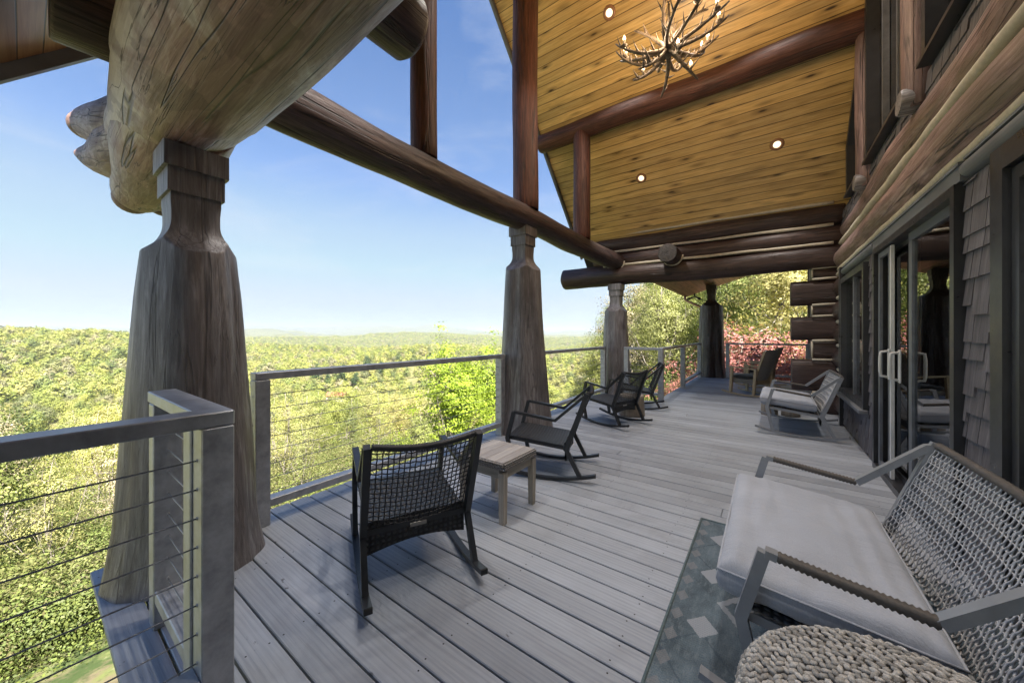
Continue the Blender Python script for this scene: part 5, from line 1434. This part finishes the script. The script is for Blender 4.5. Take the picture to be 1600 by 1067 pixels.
# tiny house in the valley
x, y = polar(62.3, 405); zb_ = float(height(x, y)); vh = empty('distant_house', (x, y, zb_), R(30)); tag(vh, 'tiny red-roofed house in a clearing of the valley woods', 'house')
mb = MB(); mb.box((-9, -4, -1), (9, 4, 4.6)); mb.build('wall', m_plain('pale_siding', (.5, .46, .42), .8, nscale=.5), vh)
mb = MB(); vs = [(-10, -5, 4.4), (10, -5, 4.4), (10, 5, 4.4), (-10, 5, 4.4), (-10, 0, 8.2), (10, 0, 8.2)]; mb.add(vs, [(0, 1, 5, 4), (2, 3, 4, 5), (0, 4, 3), (1, 2, 5), (3, 2, 1, 0)], vs); mb.build('roof', m_plain('red_roofing', (.36, .10, .075), .8, nscale=.5), vh)
for i in range(4):
    mb = MB(); mb.box((-7 + 4 * i, 3.95, 1.2), (-5.4 + 4 * i, 4.06, 3.0)); mb.build('window', M['black'], vh)

# ---- far woods: one mass nobody could count
lib = bpy.data.collections.new('woods_library')
def lib_add(name, me):
    o = bpy.data.objects.new(name, me); lib.objects.link(o); return o
for i in range(4):
    me_, _ = crown_mesh('far_crown_%d' % i, 400 + i, LEAF_F, n_clump=70, per=11, shape=(8.4, 8.0 + i), cr_=1.15, leaf=.78, zc=5.2, shell=.7); lib_add('a_far_%d' % i, me_)
for i in range(4):
    me_, _ = crown_mesh('mid_crown_%d' % i, 420 + i, LEAF_F, n_clump=150, per=22, shape=(7.4, 8.4 + i * .5), cr_=.85, leaf=.34, zc=6.2, shell=.6); lib_add('b_mid_%d' % i, me_)
for i in range(3):
    me_, _ = crown_mesh('low_crown_%d' % i, 440 + i, LEAF_U, n_clump=70, per=48, shape=(2.4, 1.7), cr_=.36, leaf=.042, zc=.75, shell=.5); lib_add('c_low_%d' % i, me_)
def scatter(name, label, pts, sc_, idx, rz):
    me = bpy.data.meshes.new(name); me.vertices.add(len(pts)); me.vertices.foreach_set('co', pts.astype(np.float32).ravel())
    for n_, a, ty in (('sc', sc_, 'FLOAT'), ('rz', rz, 'FLOAT'), ('ix', idx, 'INT')):
        at = me.attributes.new(n_, ty, 'POINT'); at.data.foreach_set('value', a.astype(np.float32 if ty == 'FLOAT' else np.int32))
    me.materials.append(LEAF)
    o = bpy.data.objects.new(name, me); COL.objects.link(o); tag(o, label, kind='stuff')
    ng = bpy.data.node_groups.new(name + '_nodes', 'GeometryNodeTree'); ng.interface.new_socket('Geometry', in_out='INPUT', socket_type='NodeSocketGeometry'); ng.interface.new_socket('Geometry', in_out='OUTPUT', socket_type='NodeSocketGeometry')
    gi = ng.nodes.new('NodeGroupInput'); go = ng.nodes.new('NodeGroupOutput'); ip = ng.nodes.new('GeometryNodeInstanceOnPoints'); ci = ng.nodes.new('GeometryNodeCollectionInfo')
    ci.inputs['Collection'].default_value = lib; ci.inputs['Separate Children'].default_value = True; ci.inputs['Reset Children'].default_value = True
    def na_(n_, ty): 
        q = ng.nodes.new('GeometryNodeInputNamedAttribute'); q.data_type = ty; q.inputs['Name'].default_value = n_; return q.outputs['Attribute']
    ip.inputs['Pick Instance'].default_value = True
    cx = ng.nodes.new('ShaderNodeCombineXYZ'); ng.links.new(na_('rz', 'FLOAT'), cx.inputs['Z'])
    e2r = ng.nodes.new('FunctionNodeEulerToRotation'); ng.links.new(cx.outputs[0], e2r.inputs[0])
    ng.links.new(gi.outputs[0], ip.inputs['Points']); ng.links.new(ci.outputs[0], ip.inputs['Instance']); ng.links.new(na_('ix', 'INT'), ip.inputs['Instance Index'])
    ng.links.new(e2r.outputs[0], ip.inputs['Rotation']); ng.links.new(na_('sc', 'FLOAT'), ip.inputs['Scale']); ng.links.new(ip.outputs[0], go.inputs[0])
    md = o.modifiers.new('scatter', 'NODES'); md.node_group = ng; return o
rs = np.random.RandomState(11)
P_ = []; I_ = []; S_ = []
for (r0, r1, sp_, a0, a1, base, smin, smax) in ((86, 420, 7.0, 8, 104, 4, .65, 1.3), (420, 1250, 9.2, 8, 100, 0, .8, 1.5), (1250, 3300, 13.5, 10, 99, 0, 1.2, 2.0), (40, 110, 5.2, -22, 22, 4, .8, 1.15)):
    area = math.radians(a1 - a0) / 2 * (r1 ** 2 - r0 ** 2); n_ = int(area / sp_ ** 2)
    Rr = np.sqrt(rs.rand(n_) * (r1 ** 2 - r0 ** 2) + r0 ** 2); az = np.radians(a0 + (a1 - a0) * rs.rand(n_))
    x = -np.sin(az) * Rr; y = np.cos(az) * Rr; keep = (fbm(x / 90 + 40, y / 90) > -.62)
    if r0 == 40: keep &= (np.degrees(az) < 18) | (Rr > 70)
    azd = np.degrees(az); keep &= ~((np.abs(azd - 62.3) < 2.0) & (Rr > 330) & (Rr < 418))
    x, y = x[keep], y[keep]; n_ = len(x)
    P_.append(np.stack([x, y, height(x, y) - .8], -1)); I_.append(base + rs.randint(0, 4, n_)); S_.append(smin + (smax - smin) * rs.rand(n_))
P_ = np.concatenate(P_); scatter('far_woods', 'hazy spring woods covering the valley and the far hills', P_, np.concatenate(S_), np.concatenate(I_), rs.rand(len(P_)) * 6.28)
n_ = 3000; Rr = 11.5 + 64 * rs.rand(n_) ** 1.25; az = np.radians(-16 + 118 * rs.rand(n_)); x = -np.sin(az) * Rr; y = np.cos(az) * Rr
k_ = ((np.degrees(az) > 86.5) | (Rr > 13.0)) & ((np.degrees(az) > 60) | (Rr > 15)); x, y = x[k_], y[k_]; n_ = len(x)
scatter('undergrowth', 'low leafy brush under the trees around the house', np.stack([x, y, height(x, y) - .1], -1), .5 + .9 * rs.rand(n_), 8 + rs.randint(0, 3, n_), rs.rand(n_) * 6.28)

# ================================================================ HAZE
mb = MB(); mb.box((-17500, -17500, -400), (17500, 17500, 260)); t = NT('valley_haze'); t.n.remove(t.b)
pv = t.new('ShaderNodeVolumePrincipled'); pv.inputs['Color'].default_value = (.66, .74, .84, 1); pv.inputs['Density'].default_value = HAZE; pv.inputs['Anisotropy'].default_value = .2
t.link(pv.outputs[0], t.out.inputs['Volume'])
if HAZE > 0: tag(mb.build('haze', t.m), 'pale blue haze over the valley', kind='stuff')
